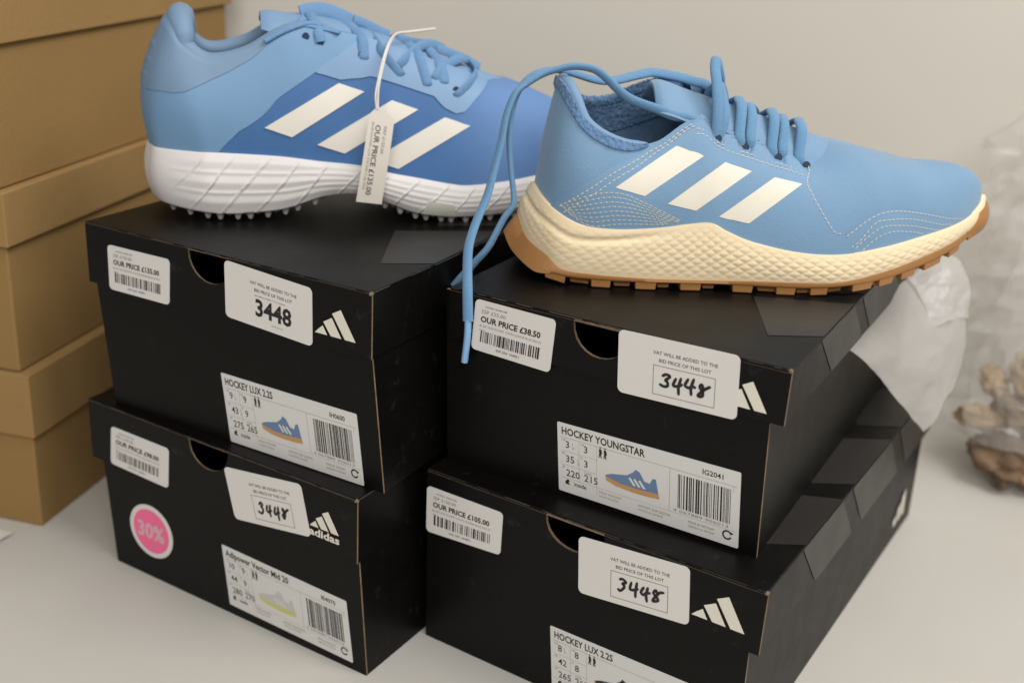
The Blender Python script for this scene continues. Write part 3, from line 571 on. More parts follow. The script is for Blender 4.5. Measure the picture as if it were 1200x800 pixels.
def midsole(k, m, parent, pattern, bulge, nu=1300, nv=46):
    t = SH[k]; u = np.linspace(-1, 1, nu+1); v = np.linspace(0, 1, nv); M_ = ev(t['M'], u); B_ = ev(t['B'], u); O = outward(t['M'], u)
    Bt = B_+O*1.6; Bt[:, 2] += .9; a = arclen(t['M'], u)
    P = np.zeros((nu+1, nv, 3))
    for j, vv in enumerate(v):
        p = M_+(Bt-M_)*vv; d = bulge*np.sin(np.pi*vv)**.8 + pattern(a, vv, p[:, 2], p[:, 0], Bt[:, 2]-M_[:, 2]); P[:, j] = p+O*d[:, None]
    lip = B_-O*3; lip[:, 2] += .9; bot = M_-O*3
    G = np.concatenate([bot[:, None], P, lip[:, None]], 1); V = [tuple(p) for p in G.reshape(-1, 3)]; Fc = gridfaces(nu+1, nv+2)
    capstrip(V, Fc, bot[::10]); 
    return fixnorm(mesh('midsole', loc3(np.array(V)), Fc, m, parent, 70))
def outsole(k, m, parent, lift, outset=.5):
    t = SH[k]; nu = 300; u = np.linspace(-1, 1, nu+1); M_ = ev(t['M'], u); O_ = ev(t['O'], u); O = outward(t['M'], u)
    top = M_+O*outset; top2 = M_-O*4; low = O_.copy(); low[:, 2] += lift*np.clip((O_[:, 0]-9)/10, 0, 1)
    rows = [top2+np.array([0, 0, .4]), top+np.array([0, 0, .4]), top*.5+low*.5+O*.5, low+np.array([0, 0, .5]), low-O*.8]
    G = np.stack(rows, 1); V = [tuple(p) for p in G.reshape(-1, 3)]; Fc = gridfaces(nu+1, len(rows)); capstrip(V, Fc, (low-O*.8)[::4])
    return fixnorm(mesh('outsole', loc3(np.array(V)), Fc, m, parent, 60))
def lug(k, u0, u1, depth, lift, m, parent, inset=0.0, side=1, taper=.82):
    t = SH[k]; us = np.array([u0, u1])*side; E = ev(t['O'], us); O = outward(t['O'], us); V = []
    c = E.mean(0)
    for z, tp in ((lift+.6, 1.0), (0, taper)):
        for i in (0, 1):
            e = c+(E[i]-c)*tp
            for d in (inset-.4+(1-tp)*2, inset+depth-(1-tp)*2): q = e-O[i]*d; V.append((q[0], q[1], E[i][2]+z))
    F_ = [(0, 1, 3, 2), (4, 6, 7, 5), (0, 2, 6, 4), (1, 5, 7, 3), (0, 4, 5, 1), (2, 3, 7, 6)]
    return bevel(fixnorm(mesh('lug', loc3(np.array(V)), F_, m, parent)), .0005, 2)
def tongue(path, m, parent, th=5, drop=9):
    """path rows (s, z, half width)"""
    C = catmull(path, 40); n = 15; Tn = np.gradient(C[:, :2], axis=0); Tn /= np.linalg.norm(Tn, axis=1)[:, None]; V = []
    for side in (1, -1):
        for i in range(40):
            e = min(1, (39-i)/4.0); tt = th*(.25+.75*math.sqrt(max(0, e*(2-e))))
            nx, nz = -Tn[i][1], Tn[i][0]
            if nz < 0: nx, nz = -nx, -nz
            for j in range(n):
                q = -1+2*j/(n-1); edge = math.sqrt(max(0, 1-abs(q)**6)); o_ = side*tt/2*edge
                hw = C[i][2]*(1 if e >= 1 else .86+.14*math.sqrt(max(0, e*(2-e))))
                V.append((C[i][0]+nx*o_, q*hw, C[i][1]+nz*o_-drop*q*q))
    Fc = gridfaces(40, n)+gridfaces(40, n, 40*n); N_ = 40*n
    ringi = [j for j in range(n)]+[i*n+n-1 for i in range(1, 40)]+[39*n+j for j in range(n-2, -1, -1)]+[i*n for i in range(38, 0, -1)]
    Fc += [(a, b, N_+b, N_+a) for a, b in zip(ringi, ringi[1:]+ringi[:1])]
    return fixnorm(mesh('tongue', loc3(np.array(V)), Fc, m, parent, 60), 1e-6)
def stitches(k, lines, m, parent, pitch=2.9, ln=2.0, wd=.68, off=1.0, both=True):
    """short raised thread dashes along surface lines; many and tiny: one part"""
    V, Fc = [], []
    for L_ in lines:
        for sg in ((1, -1) if both else (1,)):
            U = catmull(L_, 120); U[:, 1] = np.clip(U[:, 1], .004, .99); P = S(k, U[:, 0]*sg, U[:, 1], off); P2 = S(k, U[:, 0]*sg, U[:, 1], off+.5)
            d = np.concatenate([[0], np.cumsum(np.linalg.norm(np.diff(P, axis=0), axis=1))]); x = 0.4
            at = lambda q, A: np.array([np.interp(q, d, A[:, c]) for c in range(3)])
            while x+ln < d[-1]:
                a, b, n_ = at(x, P), at(x+ln, P), at(x+ln/2, P2)-at(x+ln/2, P); t_ = b-a; t_ /= max(1e-6, np.linalg.norm(t_)); n_ /= max(1e-6, np.linalg.norm(n_)); w_ = np.cross(t_, n_)*wd/2
                q0 = len(V); mid = (a+b)/2+n_*.34
                V += [a-w_, a+w_, mid-w_*.9, mid+w_*.9, b-w_, b+w_]; Fc += [(q0, q0+1, q0+3, q0+2), (q0+2, q0+3, q0+5, q0+4)]
                x += pitch
    o = mesh('stitching', loc3(np.array(V)), Fc, m, parent); o['kind'] = 'stuff'; return o
def interp(x, tab): tab = np.array(tab, float); return np.interp(x, tab[:, 0], tab[:, 1])
def surf(k, u, v, off): return loc3(S(k, np.array([u]), np.array([v]), off))[0]

# ------------------------------------------------------------------ shoe with the cream sole (right)
B2 = (.218, .375, .60)
M2U = mat('light_blue_suede', (.158, .283, .435), .68, .12, 26, .35, 1300, spec=.35, sheen=.25)
M2P = mat('light_blue_panel', (.163, .29, .445), .62, .10, 30, .3, 1500, spec=.35, sheen=.2)
M2K = mat('blue_knit', (.10, .20, .36), .9, .3, 420, 1.0, 420, sheen=.3, voro=True)
M2D = mat('blue_lining', (.12, .215, .35), .92, .2, 300, .9, 300, sheen=.3)
M2L = mat('blue_lace', (.135, .285, .47), .8, .18, 1200, .6, 1700, spec=.25, sheen=.2)
M2M = mat('cream_foam', (.76, .625, .415), .62, .06, 30, .15, 1100, spec=.35)
M2G = mat('gum_rubber', (.33, .155, .048), .45, .12, 50, .06, 600)
M2S = mat('cream_stripe', (.71, .67, .575), .5, .04, 60, .05, 900)
M2T = mat('thread', (.46, .47, .44), .8, .15)
S2 = thing('hockey_shoe', 'light blue hockey shoe with cream midsole, gum outsole and long loose laces', 'shoe', (-.003, .638, .2178), R(8), 'blue hockey shoes')
upper(2, M2U, S2); lining(2, M2D, S2, .46); rim(2, M2P, S2, .335, 2.5, .8)
# knitted collar strip
tb = [(0, .93), (.04, .925), (.1, .905), (.14, .89), (.18, .89), (.21, .885), (.25, .88), (.283, .90), (.33, .97)]
U_ = np.linspace(-.33, .33, 260); G = np.stack([np.stack([U_, interp(abs(U_), tb)*(1-t)+.999*t], -1) for t in np.linspace(0, 1, 9)], 0)
rn = np.random.RandomState(3); shell('knit_collar', 2, G, .9+.9*rn.rand(9, 260), M2K, S2, smooth=80)
# knitted strip inside the far collar
U_ = np.linspace(-.44, -.03, 200); G = np.stack([np.stack([U_, np.full(200, .70+.285*t)], -1) for t in np.linspace(0, 1, 14)], 0)
P_ = S(2, G[..., 0], G[..., 1], -4.6-1.3*rn.rand(14, 200)); mesh('knit_lining', loc3(P_).reshape(-1, 3), gridfaces(14, 200), M2K, S2, 80)
u_ = np.linspace(-.44, -.06, 170); C = ev(SH[2]['T'], u_)-outward(SH[2]['T'], u_)*2.6; Tg = np.gradient(C, axis=0); Tg /= np.linalg.norm(Tg, axis=1)[:, None]; V, Fc = [], []
for i in range(170):
    A = np.array([0, 0, 1.])-Tg[i]*Tg[i][2]; A /= np.linalg.norm(A); Bn = np.cross(Tg[i], A)
    for j in range(12): q = (3.0+.55*rn.uniform(-1, 1))*(1 if 2 < i < 167 else .4); V.append(C[i]+A*q*math.cos(j*math.pi/6)+Bn*q*math.sin(j*math.pi/6))
Fc = [(i*12+j, i*12+(j+1) % 12, (i+1)*12+(j+1) % 12, (i+1)*12+j) for i in range(169) for j in range(12)]
fixnorm(mesh('knit_rim', loc3(np.array(V)), Fc, M2K, S2, 80))
# quarter panel with scalloped lace edge
vs = np.linspace(0.004, 1, 40)
ul = interp(vs, [(0, .10), (.075, .1159), (.385, .176), (.707, .2461), (.9, .305), (.962, .335), (.983, .3734), (1, .402)])
ur = interp(vs, [(0, .667), (.138, .6524), (.159, .6409), (.314, .6266), (.523, .6195), (.707, .6195), (.85, .635), (1, .655)])
for sg in (1, -1):
    a = np.linspace(0, 1, 120); UU = ul[:, None]*(1-a)+ur[:, None]*a; G = np.stack([UU*sg, np.repeat(vs[:, None], 120, 1)], -1)
    o = shell('quarter_panel', 2, G, 1.0, M2P, S2)
    ecl = [.472, .531, .585, .640]   # scallops rise between the lace notches
    co = np.array([v.co[:] for v in o.data.vertices]); n0 = 40*120
    T_ = ev(SH[2]['T'], G[..., 0].ravel())-ev(SH[2]['B'], G[..., 0].ravel()); T_ /= np.linalg.norm(T_, axis=1)[:, None]
    uu = abs(G[..., 0].ravel()); wt = np.clip((G[..., 1].ravel()-.8)/.2, 0, 1)
    dmin = np.min([abs(uu-e) for e in ecl], 0); tab = np.clip((dmin-.010)/.004, 0, 1)*np.clip((.655-uu)/.02, 0, 1)*np.clip((uu-.41)/.03, 0, 1)
    D = loc3(T_*((5.5*tab-1.5*(1-tab))*wt)[:, None]); co[:n0] += D; co[n0:] += D
    o.data.vertices.foreach_set('co', co.ravel()); o.data.update()
# toe guard
tb = [(.6524, .146), (.6753, .205), (.6967, .23), (.731, .222), (.7697, .172), (.82, .09), (.87, .03), (.9, .02)]
U_ = np.linspace(.655, .9, 70)
for sg in (1, -1):
    G = np.stack([np.stack([U_*sg, .003+(interp(U_, tb)-.003)*t], -1) for t in np.linspace(0, 1, 8)], 0); shell('toe_guard', 2, G, .55, M2P, S2)
for c in STRIPES[2]:
    c = np.array(c, float); o = shell('side_stripe', 2, up(c, 9, 37), 1.25, M2S, S2, .2)
    f_ = c.copy(); f_[..., 0] *= -1; shell('side_stripe', 2, up(f_, 9, 37), 1.45, M2S, S2, .2)
dg = [(.1159, .075), (.176, .385), (.2461, .707), (.305, .9), (.345, .955), (.395, .965)]
def sh_(L_, du, dv=0): return [(a+du, b+dv) for a, b in L_]
low = []
for q in np.linspace(0, 1, 8):
    low.append([(.1273+.03*q, .07+.0*q), (.1931+.004*q, .33-.30*q), (.2475-.004*q, .42-.34*q), (.289, .30-.235*q), (.3448-.035*q, .05)])
eye = [(.4106, .89), (.4707, .90), (.5236, .873), (.5708, .852), (.6123, .831), (.6237, .80)]
qf = [(.6450, .95), (.6160, .69), (.6165, .523), (.625, .347), (.638, .185), (.652, .165)]
stitches(2, [sh_(dg, .012, -.02), sh_(dg, .022, -.045)]+low+[eye, sh_(eye, -.004, -.055), qf], M2T, S2, off=1.05)
toe = [[(.6524, .13), (.6753, .19), (.6967, .215), (.731, .207), (.7697, .157), (.82, .08), (.86, .03)], [(.6466, .017), (.6695, .067), (.691, .163), (.7067, .163), (.7425, .142), (.7883, .063), (.83, .02)],
       [(.6609, .008), (.6767, .071), (.6967, .121), (.7139, .121), (.7425, .092), (.7811, .025), (.80, .01)], [(.6753, .008), (.6881, .05), (.7024, .075), (.7196, .079), (.7439, .05), (.7654, .008)]]
stitches(2, toe, M2T, S2, off=.62)
def pat2(a, v, z, s, th):
    env = np.sin(np.pi*np.clip((v-.04)/.9, 0, 1))**.5*np.clip((s-10)/80, 0.5, 1)*np.clip((262-s)/30, 0, 1)
    tri = lambda x: np.abs((x+.5) % 1-.5)
    zz = z-np.interp(s, [0, 60, 150, 200, 280], [0, 0, 0, 3, 24]); g1, g2 = tri(a/8.0+zz/4.8), tri(a/8.0-zz/4.8)
    q = .55-1.2*np.exp(-(np.minimum(g1, g2)/.22)**2)
    groove = -1.3*np.exp(-((v-np.interp(s, [-10, 30, 75, 300], [.62, .7, .86, .9]))/.07)**2)*np.clip((85-s)/30, 0, 1)
    return .40*q*env+groove
mid2 = midsole(2, M2M, S2, pat2, 1.6); out2 = outsole(2, M2G, S2, 3.8, .7)
# gum toe bumper
u = np.concatenate([np.linspace(.885, 1, 24), -np.linspace(1, .885, 24)[1:]]); Mb, Bb, Ob, Od = ev(SH[2]['M'], u), ev(SH[2]['B'], u), ev(SH[2]['O'], u), outward(SH[2]['M'], u)
Od[23] = (1, 0, 0); rows = []
e = np.clip((abs(u)-.88)/.04, 0, 1)[:, None]
for t in np.linspace(0, 1, 9): rows.append(Mb+(Bb-Mb)*t*(.3+.7*e)+Od*(.5+e*(2.6+1.6*math.sin(math.pi*t)-1.4*t)))
G = np.stack([Ob+np.array([0, 0, 3.5])-Od*2, Ob+np.array([0, 0, 3.5])+Od*.8]+rows+[rows[-1]-Od*5], 1); fixnorm(mesh('toe_bumper', loc3(G).reshape(-1, 3), gridfaces(len(u), 12), M2G, S2, 60), 1e-6)
lugs = [(14, 25.4), (39, 50), (63, 75), (88, 100), (117, 128.5), (141, 152), (160, 170), (184, 196), (200, 209), (214, 223), (229, 241), (247, 256)]
uu = np.linspace(.05, 1, 2000); so = ev(SH[2]['O'], uu)[:, 0]
for a, b in lugs:
    u0, u1 = np.interp([a, b], so, uu)
    for sd in (1, -1): lug(2, u0, u1, 11, 4.4, M2G, out2, .55, sd, .92)
    du = u1-u0; lug(2, u0+du*1.1, u1+du*.95, 10, 3.9, M2G, out2, 4.5, 1); lug(2, u0+du*1.1, u1+du*.95, 10, 3.9, M2G, out2, 4.5, -1)
tongue([(184, 71, 10), (170, 76, 17.5), (152, 81.5, 19.5), (130, 88, 20.2), (110, 94, 20.5), (92, 99, 21), (80, 103, 22), (71, 105, 21)], M2P, S2, 6, 12)
# laces
near = [(.474, 104), (.531, 119.5), (.586, 140), (.642, 156.5)]
def L3(*pts): return [tuple(loc3(p)) for p in pts]
T2 = lambda s: np.interp(s, [70, 92, 110, 130, 150, 168, 182], [105, 99, 94, 88, 82, 77, 72])
def bar(u, k, s_far, dz=0, ds=0):
    e = ev(SH[2]['T'], np.array([u]))[0]; f_ = ev(SH[2]['T'], np.array([-np.interp(s_far, [104, 119.5, 140, 156.5], [.474, .531, .586, .642])]))[0]
    zt = T2(e[0]-3)+4.6+dz; zt2 = T2((e[0]+s_far)/2)+5.0+dz
    return L3((e[0]+ds*.6, e[1]-5.5, e[2]-6), (e[0]+ds*.6, e[1]-1.0, e[2]-2.5), (e[0]-.5+ds, e[1]+.8, e[2]+2.5), (e[0]-1+ds, e[1]-.4, e[2]+7), (e[0]+.6+ds, 14.0, zt-2.4), (e[0]+1.4+ds, 6, zt+.6), ((e[0]+s_far)/2+1.5, -3, zt2+.4), (s_far-1, -14, T2(s_far)+1.5), (f_[0], f_[1]-1.5, f_[2]+2), (f_[0], f_[1]+2, f_[2]-5))
fars = [104, 119.5, 140, 156.5]
for i, (u, s0) in enumerate(near):
    if i: sweep('lace', bar(u, i, fars[i], 1.2, -1.6), .0029, .0015, M2L, S2, 130, k=14, weave=.05)
    if i < 3 and i: sweep('lace', bar(u+.006, i, fars[i+1]-2, -.6, 2.6), .0027, .0015, M2L, S2, 130, k=14, weave=.05)
# first loop pulled up high over the tongue
e = ev(SH[2]['T'], np.array([.474]))[0]
sweep('lace', L3((e[0]-.5, e[1]-5, e[2]-6), (e[0]-.3, e[1]-.5, e[2]-2), (e[0]-.4, 22, e[2]+12), (e[0]-1.2, 18, e[2]+26), (e[0]-1.6, 12, e[2]+35), (e[0]+.5, 7, e[2]+38.5), (e[0]+4, 6, e[2]+30), (e[0]+5, 2, e[2]+24), (e[0]+4, -10, e[2]+19), (e[0]+3, -21, e[2]+6)), .0029, .0018, M2L, S2, 160, k=14, weave=.05)
sweep('lace', L3((e[0]+2.0, e[1]-5, e[2]-6), (e[0]+2.2, e[1]-.5, e[2]-2), (e[0]+4.4, 20.5, e[2]+10), (e[0]+3.4, 15, e[2]+21), (e[0]+2.6, 9, e[2]+26), (e[0]+8, -2, e[2]+22), (e[0]+14, -14, e[2]+12), (e[0]+15, -20, e[2]-1)), .0027, .0017, M2L, S2, 150, k=14, weave=.05)
for u, s0 in near:   # dark lace notches
    p = surf(2, u, .93, 1.2); q = S(2, np.array([u]), np.array([.955]), 1.15)[0]
    V = [loc3(q+np.array([2.3*math.cos(a), -.5*math.sin(a), 2.4*math.sin(a)])) for a in np.linspace(0, 2*math.pi, 13)[:-1]]
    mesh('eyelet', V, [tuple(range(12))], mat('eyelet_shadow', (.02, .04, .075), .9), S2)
iw = S2.location; cy, sy = math.cos(R(8)), math.sin(R(8))
def w2l(o, a, P): 
    out = []
    for p in P:
        x, y, z = p[0]*.001-o[0], p[1]*.001-o[1], p[2]*.001-o[2]; out.append((x*math.cos(a)+y*math.sin(a), -x*math.sin(a)+y*math.cos(a), z))
    return out
LACE_A = [(92, 636, 300), (88, 632, 307), (79, 630, 309), (70, 630, 312), (56, 632, 316), (48, 634, 321), (42, 635, 326), (35, 636, 330), (25, 636, 331), (16, 636, 329), (8, 635, 326), (0, 633, 321), (-6, 630, 316), (-10, 627, 305), (-12, 624, 291), (-15, 620, 276), (-18, 615, 263), (-23, 608, 250), (-26, 601, 239), (-26, 595, 228), (-25, 588, 216), (-24, 585, 202)]
AGLET_A = [(-24, 585, 203), (-24, 585, 193), (-25, 586, 178)]
LACE_B = [(101, 668, 320), (93, 668, 322), (84, 668, 324), (70, 665, 326), (62, 661, 325), (48, 655, 322), (38, 652, 322), (26, 649, 325), (17, 647, 327), (5, 645, 325), (-3, 642, 318), (-7, 639, 307), (-8, 636, 290), (-6, 633, 273), (-4, 630, 262), (-4, 628, 255), (-9, 626, 247), (-16, 624, 232), (-23, 623, 223), (-30, 623, 214), (-34, 624, 208)]
o2 = (-.003, .638, .2178)
la = sweep('lace', w2l(o2, R(8), LACE_A), .0029, .0017, M2L, S2, 420, up=(0, 1, 0), k=14, weave=.05, twist=2.2); la['label'] = 'loose lace end hanging down over the black box'
sweep('aglet', w2l(o2, R(8), AGLET_A), .0019, .0017, mat('lace_tip', (.22, .42, .68), .35, .05), la, 12, up=(0, 1, 0))
lb = sweep('lace', w2l(o2, R(8), [(112, 662, 312)]+LACE_B), .0027, .0016, M2L, S2, 420, up=(0, 1, 0), k=14, weave=.05, twist=-2.6)

# ------------------------------------------------------------------ shoe with the white sole (left)
M1U = mat('royal_blue_mesh', (.05, .14, .335), .58, .08, 40, .22, 2200, voro=True, spec=.35, rgb2=(.11, .22, .45), axis=(0, .165, .215))  # paler towards the toe: real colour fade with some light painted in
M1P = mat('mid_blue_panel', (.142, .272, .445), .6, .08, 30, .18, 1500)
M1H = mat('pale_blue_heel', (.152, .245, .37), .6, .08, 30, .18, 1500)
M1E = mat('pale_blue_eyestay', (.165, .285, .46), .55, .08, 30, .12, 1500)
M1I = mat('pale_blue_lining', (.15, .255, .40), .85, .1, 200, .4, 900, sheen=.2)
M1L = mat('pale_blue_lace', (.13, .26, .45), .75, .1, 600, .5, 1600)
M1M = mat('white_foam', (.64, .615, .605), .55, .04, 30, .12, 1000)
M1S = mat('white_stripe', (.69, .66, .59), .5, .04, 60, .05, 900)
M1B = mat('stud_rubber', (.46, .44, .43), .5, .06)
S1 = thing('hockey_shoe', 'royal blue hockey shoe with white studded sole and price tag hanging from its laces', 'shoe', (-.22625, .68754, .2262), R(14.35), 'blue hockey shoes')
upper(1, M1U, S1); lining(1, M1I, S1, .47, -8); rim(1, M1H, S1, .45, 4.6, 3.6)
dtab = [(0, .233), (.029, .2361), (.259, .2618), (.527, .3147), (.657, .389), (.774, .4335), (.9, .4649), (1, .487)]
vs = np.linspace(.004, .995, 40); a = np.linspace(-1, 1, 150)
G = np.stack([interp(vs, dtab)[:, None]*a[None, :], np.repeat(vs[:, None], 150, 1)], -1); shell('rear_panel', 1, G, .5*np.clip((1-G[..., 1])/.06, 0.02, 1), M1P, S1)
htab = [(0, .46), (.0744, .456), (.1159, .494), (.1445, .523), (.1774, .59), (.2375, .799), (.2761, .895), (.319, .962), (.335, .99)]
U_ = np.linspace(-.33, .33, 160); tt = np.linspace(0, 1, 60); G = np.stack([np.stack([U_, interp(abs(U_), htab)*(1-t)+.995*t], -1) for t in tt], 0)
hz = G[..., 1]; rid = np.exp(-((((hz-.5)*9) % 1-.5)/.16)**2)*np.clip((.085-abs(G[..., 0]))/.03, 0, 1)*((hz > .5) & (hz < .86))
shell('heel_panel', 1, G, (1.0+.4*rid)*np.clip((1-hz)/.06+.05, 0, 1), M1H, S1)
etab = [(.389, .657), (.4263, .598), (.4592, .623), (.4735, .644), (.5236, .619), (.5837, .577), (.5908, .53), (.60, .497), (.6209, .473), (.640, .50), (.6495, .544), (.6724, .69), (.6938, .862), (.71, .99)]
dinv = [(b, a_) for a_, b in dtab]
U_ = np.linspace(.391, .708, 130)
for sg in (1, -1):
    lo = interp(U_, etab); hi = np.minimum(.995, np.maximum(interp(U_, dinv), lo+.004)); hi = np.maximum(hi, lo+.003)
    G = np.stack([np.stack([U_*sg, lo*(1-t)+hi*t], -1) for t in np.linspace(0, 1, 14)], 0); shell('eyestay', 1, G, .8, M1E, S1)
for c in STRIPES[1]:
    c = np.array(c, float); shell('side_stripe', 1, up(c, 9, 37), .8, M1S, S1, -.2)
    f_ = c.copy(); f_[..., 0] *= -1; shell('side_stripe', 1, up(f_, 9, 37), .8, M1S, S1, -.2)
def pat1(a, v, z, s, th):
    per = lambda x: np.abs((x+.5) % 1-.5)
    near = a-z*.9
    d1 = per(near/19.5)*19.5; r1 = np.exp(-(d1/.62)**2)
    hv = np.minimum(np.abs(v-.36), np.abs(v-.70))*th; r2 = np.exp(-(hv/1.1)**2)
    facet = 1-4*np.abs(((v-.36)/.34+.5) % 1-.5)
    env = np.clip((s-14)/25, 0, 1)*np.clip((275-s)/20, 0, 1)*np.sin(np.pi*np.clip(v, 0.02, .98))**.4
    return (1.15*np.maximum(r1, .7*r2)-.55*facet*np.clip(th/26, .3, 1)+.5*(((near/19.5) % 1)-.5))*env
def sole_patch(name, k, s0, s1, v0, v1, off, m, parent):
    uu = np.linspace(.05, 1, 2000); so = ev(SH[k]['M'], uu)[:, 0]; u = np.interp(np.linspace(s0, s1, 16), so, uu); M_ = ev(SH[k]['M'], u); O = outward(SH[k]['M'], u); Bt = ev(SH[k]['B'], u)+O*1.6; rows = []
    for t_ in np.linspace(0, 1, 7): vv = v0+(v1-v0)*t_; rows.append(M_+(Bt-M_)*vv+O*(off+3*np.sin(np.pi*vv)**.8)+np.stack([(np.linspace(0, 1, 16)-.5)*-6*t_, 0*u, 0*u], 1))
    G = np.stack([rows[0]-O*3]+rows+[rows[-1]-O*3], 0); return fixnorm(mesh(name, loc3(G).reshape(-1, 3), gridfaces(9, 16), m, parent, 50))
mid1 = midsole(1, M1M, S1, pat1, 3.0); out1 = outsole(1, M1B, S1, 0, -1.0)
sole_patch('sole_window', 1, 161, 182, .02, .46, 1.1, mat('pale_green_rubber', (.56, .56, .48), .4, .05), S1)
uu = np.linspace(.05, 1, 2000); so = ev(SH[1]['O'], uu)[:, 0]
V, Fc = [], []; kk = 8
for z, r in ((0, 2.6), (-2.6, 1.9), (-4.2, 1.1)):
    for j in range(kk): V.append((r*.001*math.cos(2*math.pi*j/kk), r*.001*math.sin(2*math.pi*j/kk), z*.001))
for i in range(2):
    for j in range(kk): Fc.append((i*kk+j, i*kk+(j+1) % kk, (i+1)*kk+(j+1) % kk, (i+1)*kk+j))
Fc.append(tuple(2*kk+j for j in range(kk)))
stud_me = None
for row, (ins, sh) in enumerate(((1.5, 0), (10, 5), (19, 0))):
    for i, s_ in enumerate(list(range(16, 100, 9))+list(range(140, 262, 8))):
        for sd in ((1, -1) if row < 2 else (1,)):
            u0 = np.interp(s_+sh+((i*37) % 5)*.6, so, uu)*sd; E_ = ev(SH[1]['O'], np.array([u0]))[0]; O_ = outward(SH[1]['O'], np.array([u0]))[0]; p = E_-O_*ins
            if stud_me is None: ob = fixnorm(mesh('stud', V, Fc, M1B, out1, 40)); stud_me = ob.data
            else: ob = link(bpy.data.objects.new('stud', stud_me), out1)
            ob.location = tuple(loc3((p[0], p[1], E_[2]+.4)))
tongue([(216, 77, 8), (200, 82, 14), (180, 88.5, 17), (160, 95.5, 19), (140, 102, 20), (120, 108, 20), (100, 112, 21), (84, 112.5, 23), (70, 115, 23)], M1E, S1, 6, 7)
eyl = [(.4177, .874), (.4692, .80), (.5293, .74), (.5751, .71), (.628, .68)]
T1 = lambda s: np.interp(s, [70, 84, 100, 120, 140, 160, 180, 200, 216], [115, 112.5, 112, 108, 102, 95.5, 88.5, 82, 77])
for u0, v0 in [(.3963, .921)]+eyl:
    q = S(1, np.array([u0]), np.array([v0]), 1.15)[0]
    mesh('eyelet', [loc3(q+np.array([2.1*math.cos(a_), .0, 2.3*math.sin(a_)])) for a_ in np.linspace(0, 2*math.pi, 13)[:-1]], [tuple(range(12))], mat('eyelet_dark', (.02, .04, .09), .9), S1)
for key, P in LACES1.items():
    P = [list(p) for p in P]
    if key in 'abcdefg':   # push the near end through its eyelet and carry the strand on to the far side
        e = P[0]; P = [[e[0], e[1]-5, e[2]-2], [e[0], e[1]-.6, e[2]-.8]]+P[1:]; l_ = P[-1]; P.append([l_[0]+(l_[0]-P[-2][0])*.6, -20, l_[2]-6])
    w_ = {'k': .0042, 'o': .0016, 'm': .0022}.get(key, .0029)
    sweep('lace', L3(*P), w_, .0009 if key != 'o' else .0013, M1L, S1, 44, up=(0, -1, .35))

# ------------------------------------------------------------------ price tag tied to the laces
tg = thing('price_tag', 'narrow white price tag on a plastic loop hanging over the blue and white shoe', 'tag', (-.22625, .68754, .2262), R(14.35))
nT = 50.0
def tagmap(p, lift=0):   # card millimetres -> shoe frame, hanging plumb just off the side of the shoe
    TL, TR, BR, BL = [np.array(q) for q in ((129.2, 70.2), (143.6, 66.8), (136.4, 13.0), (121.3, 14.8))]
    a, b = p[0]/15, p[1]/56; q = (TL*(1-a)+TR*a)*(1-b)+(BL*(1-a)+BR*a)*b
    return tuple(loc3((q[0], nT+lift+1.6*math.sin(b*3), q[1])))
n = 14; V = []; Fc = []
for L_ in (.35, 0):
    for i in range(n+1):
        b = 56*i/n; x0, x1 = (3.2-3.2*min(1, b/4), 15-5.5+5.5*min(1, b/4)) if b < 4 else (0, 15)
        V += [tagmap((x0, b), L_), tagmap((x1, b), L_)]
for i in range(n):
    a_ = 2*i; c_ = 2*(n+1)+2*i; Fc += [(a_, a_+1, a_+3, a_+2), (c_, c_+2, c_+3, c_+1), (a_, a_+2, c_+2, c_), (a_+1, c_+1, c_+3, a_+3)]
fixnorm(mesh('card', V, Fc, mat('tag_card', (.68, .63, .565), .55, .03), tg))
def vert_text(k, t, xb, y0, cap, fit, bold=0): k.text(t, xb, y0, cap, bold, fit=fit, rot=math.pi/2); return k
k = Ink(); vert_text(k, 'OUR PRICE £135.00', 4.6, 9, 3.0, 42, .012); lay('printed_text', k, tagmap, .5, mat('tag_ink', (.045, .042, .04), .6), tg)
k = Ink(); vert_text(k, 'RRP £150.00', 9.4, 9, 1.8, 16); vert_text(k, 'BLUE HOCKEY LUX 2.2S SIZE 9 UK 2024', 2.4, 8, 1.2, 40); lay('small_print', k, tagmap, .5, M_GREY, tg)
sweep('loop', L3((132.8, 50, 69), (132.2, 49.5, 77), (134.5, 46, 87), (137.9, 40.5, 97.5), (141.8, 32.5, 104), (147.4, 21, 107.5), (157, 10, 107.5), (174, 0, 108.5)), .0008, .0006, mat('white_nylon', (.66, .63, .59), .4, .03), tg, 60)
sweep('loop', L3((133.5, 50.4, 69), (134, 48, 80), (137, 43, 92), (141, 35, 102), (146, 22, 106)), .0006, .0006, mat('white_nylon', (.66, .63, .59), .4), tg, 40)
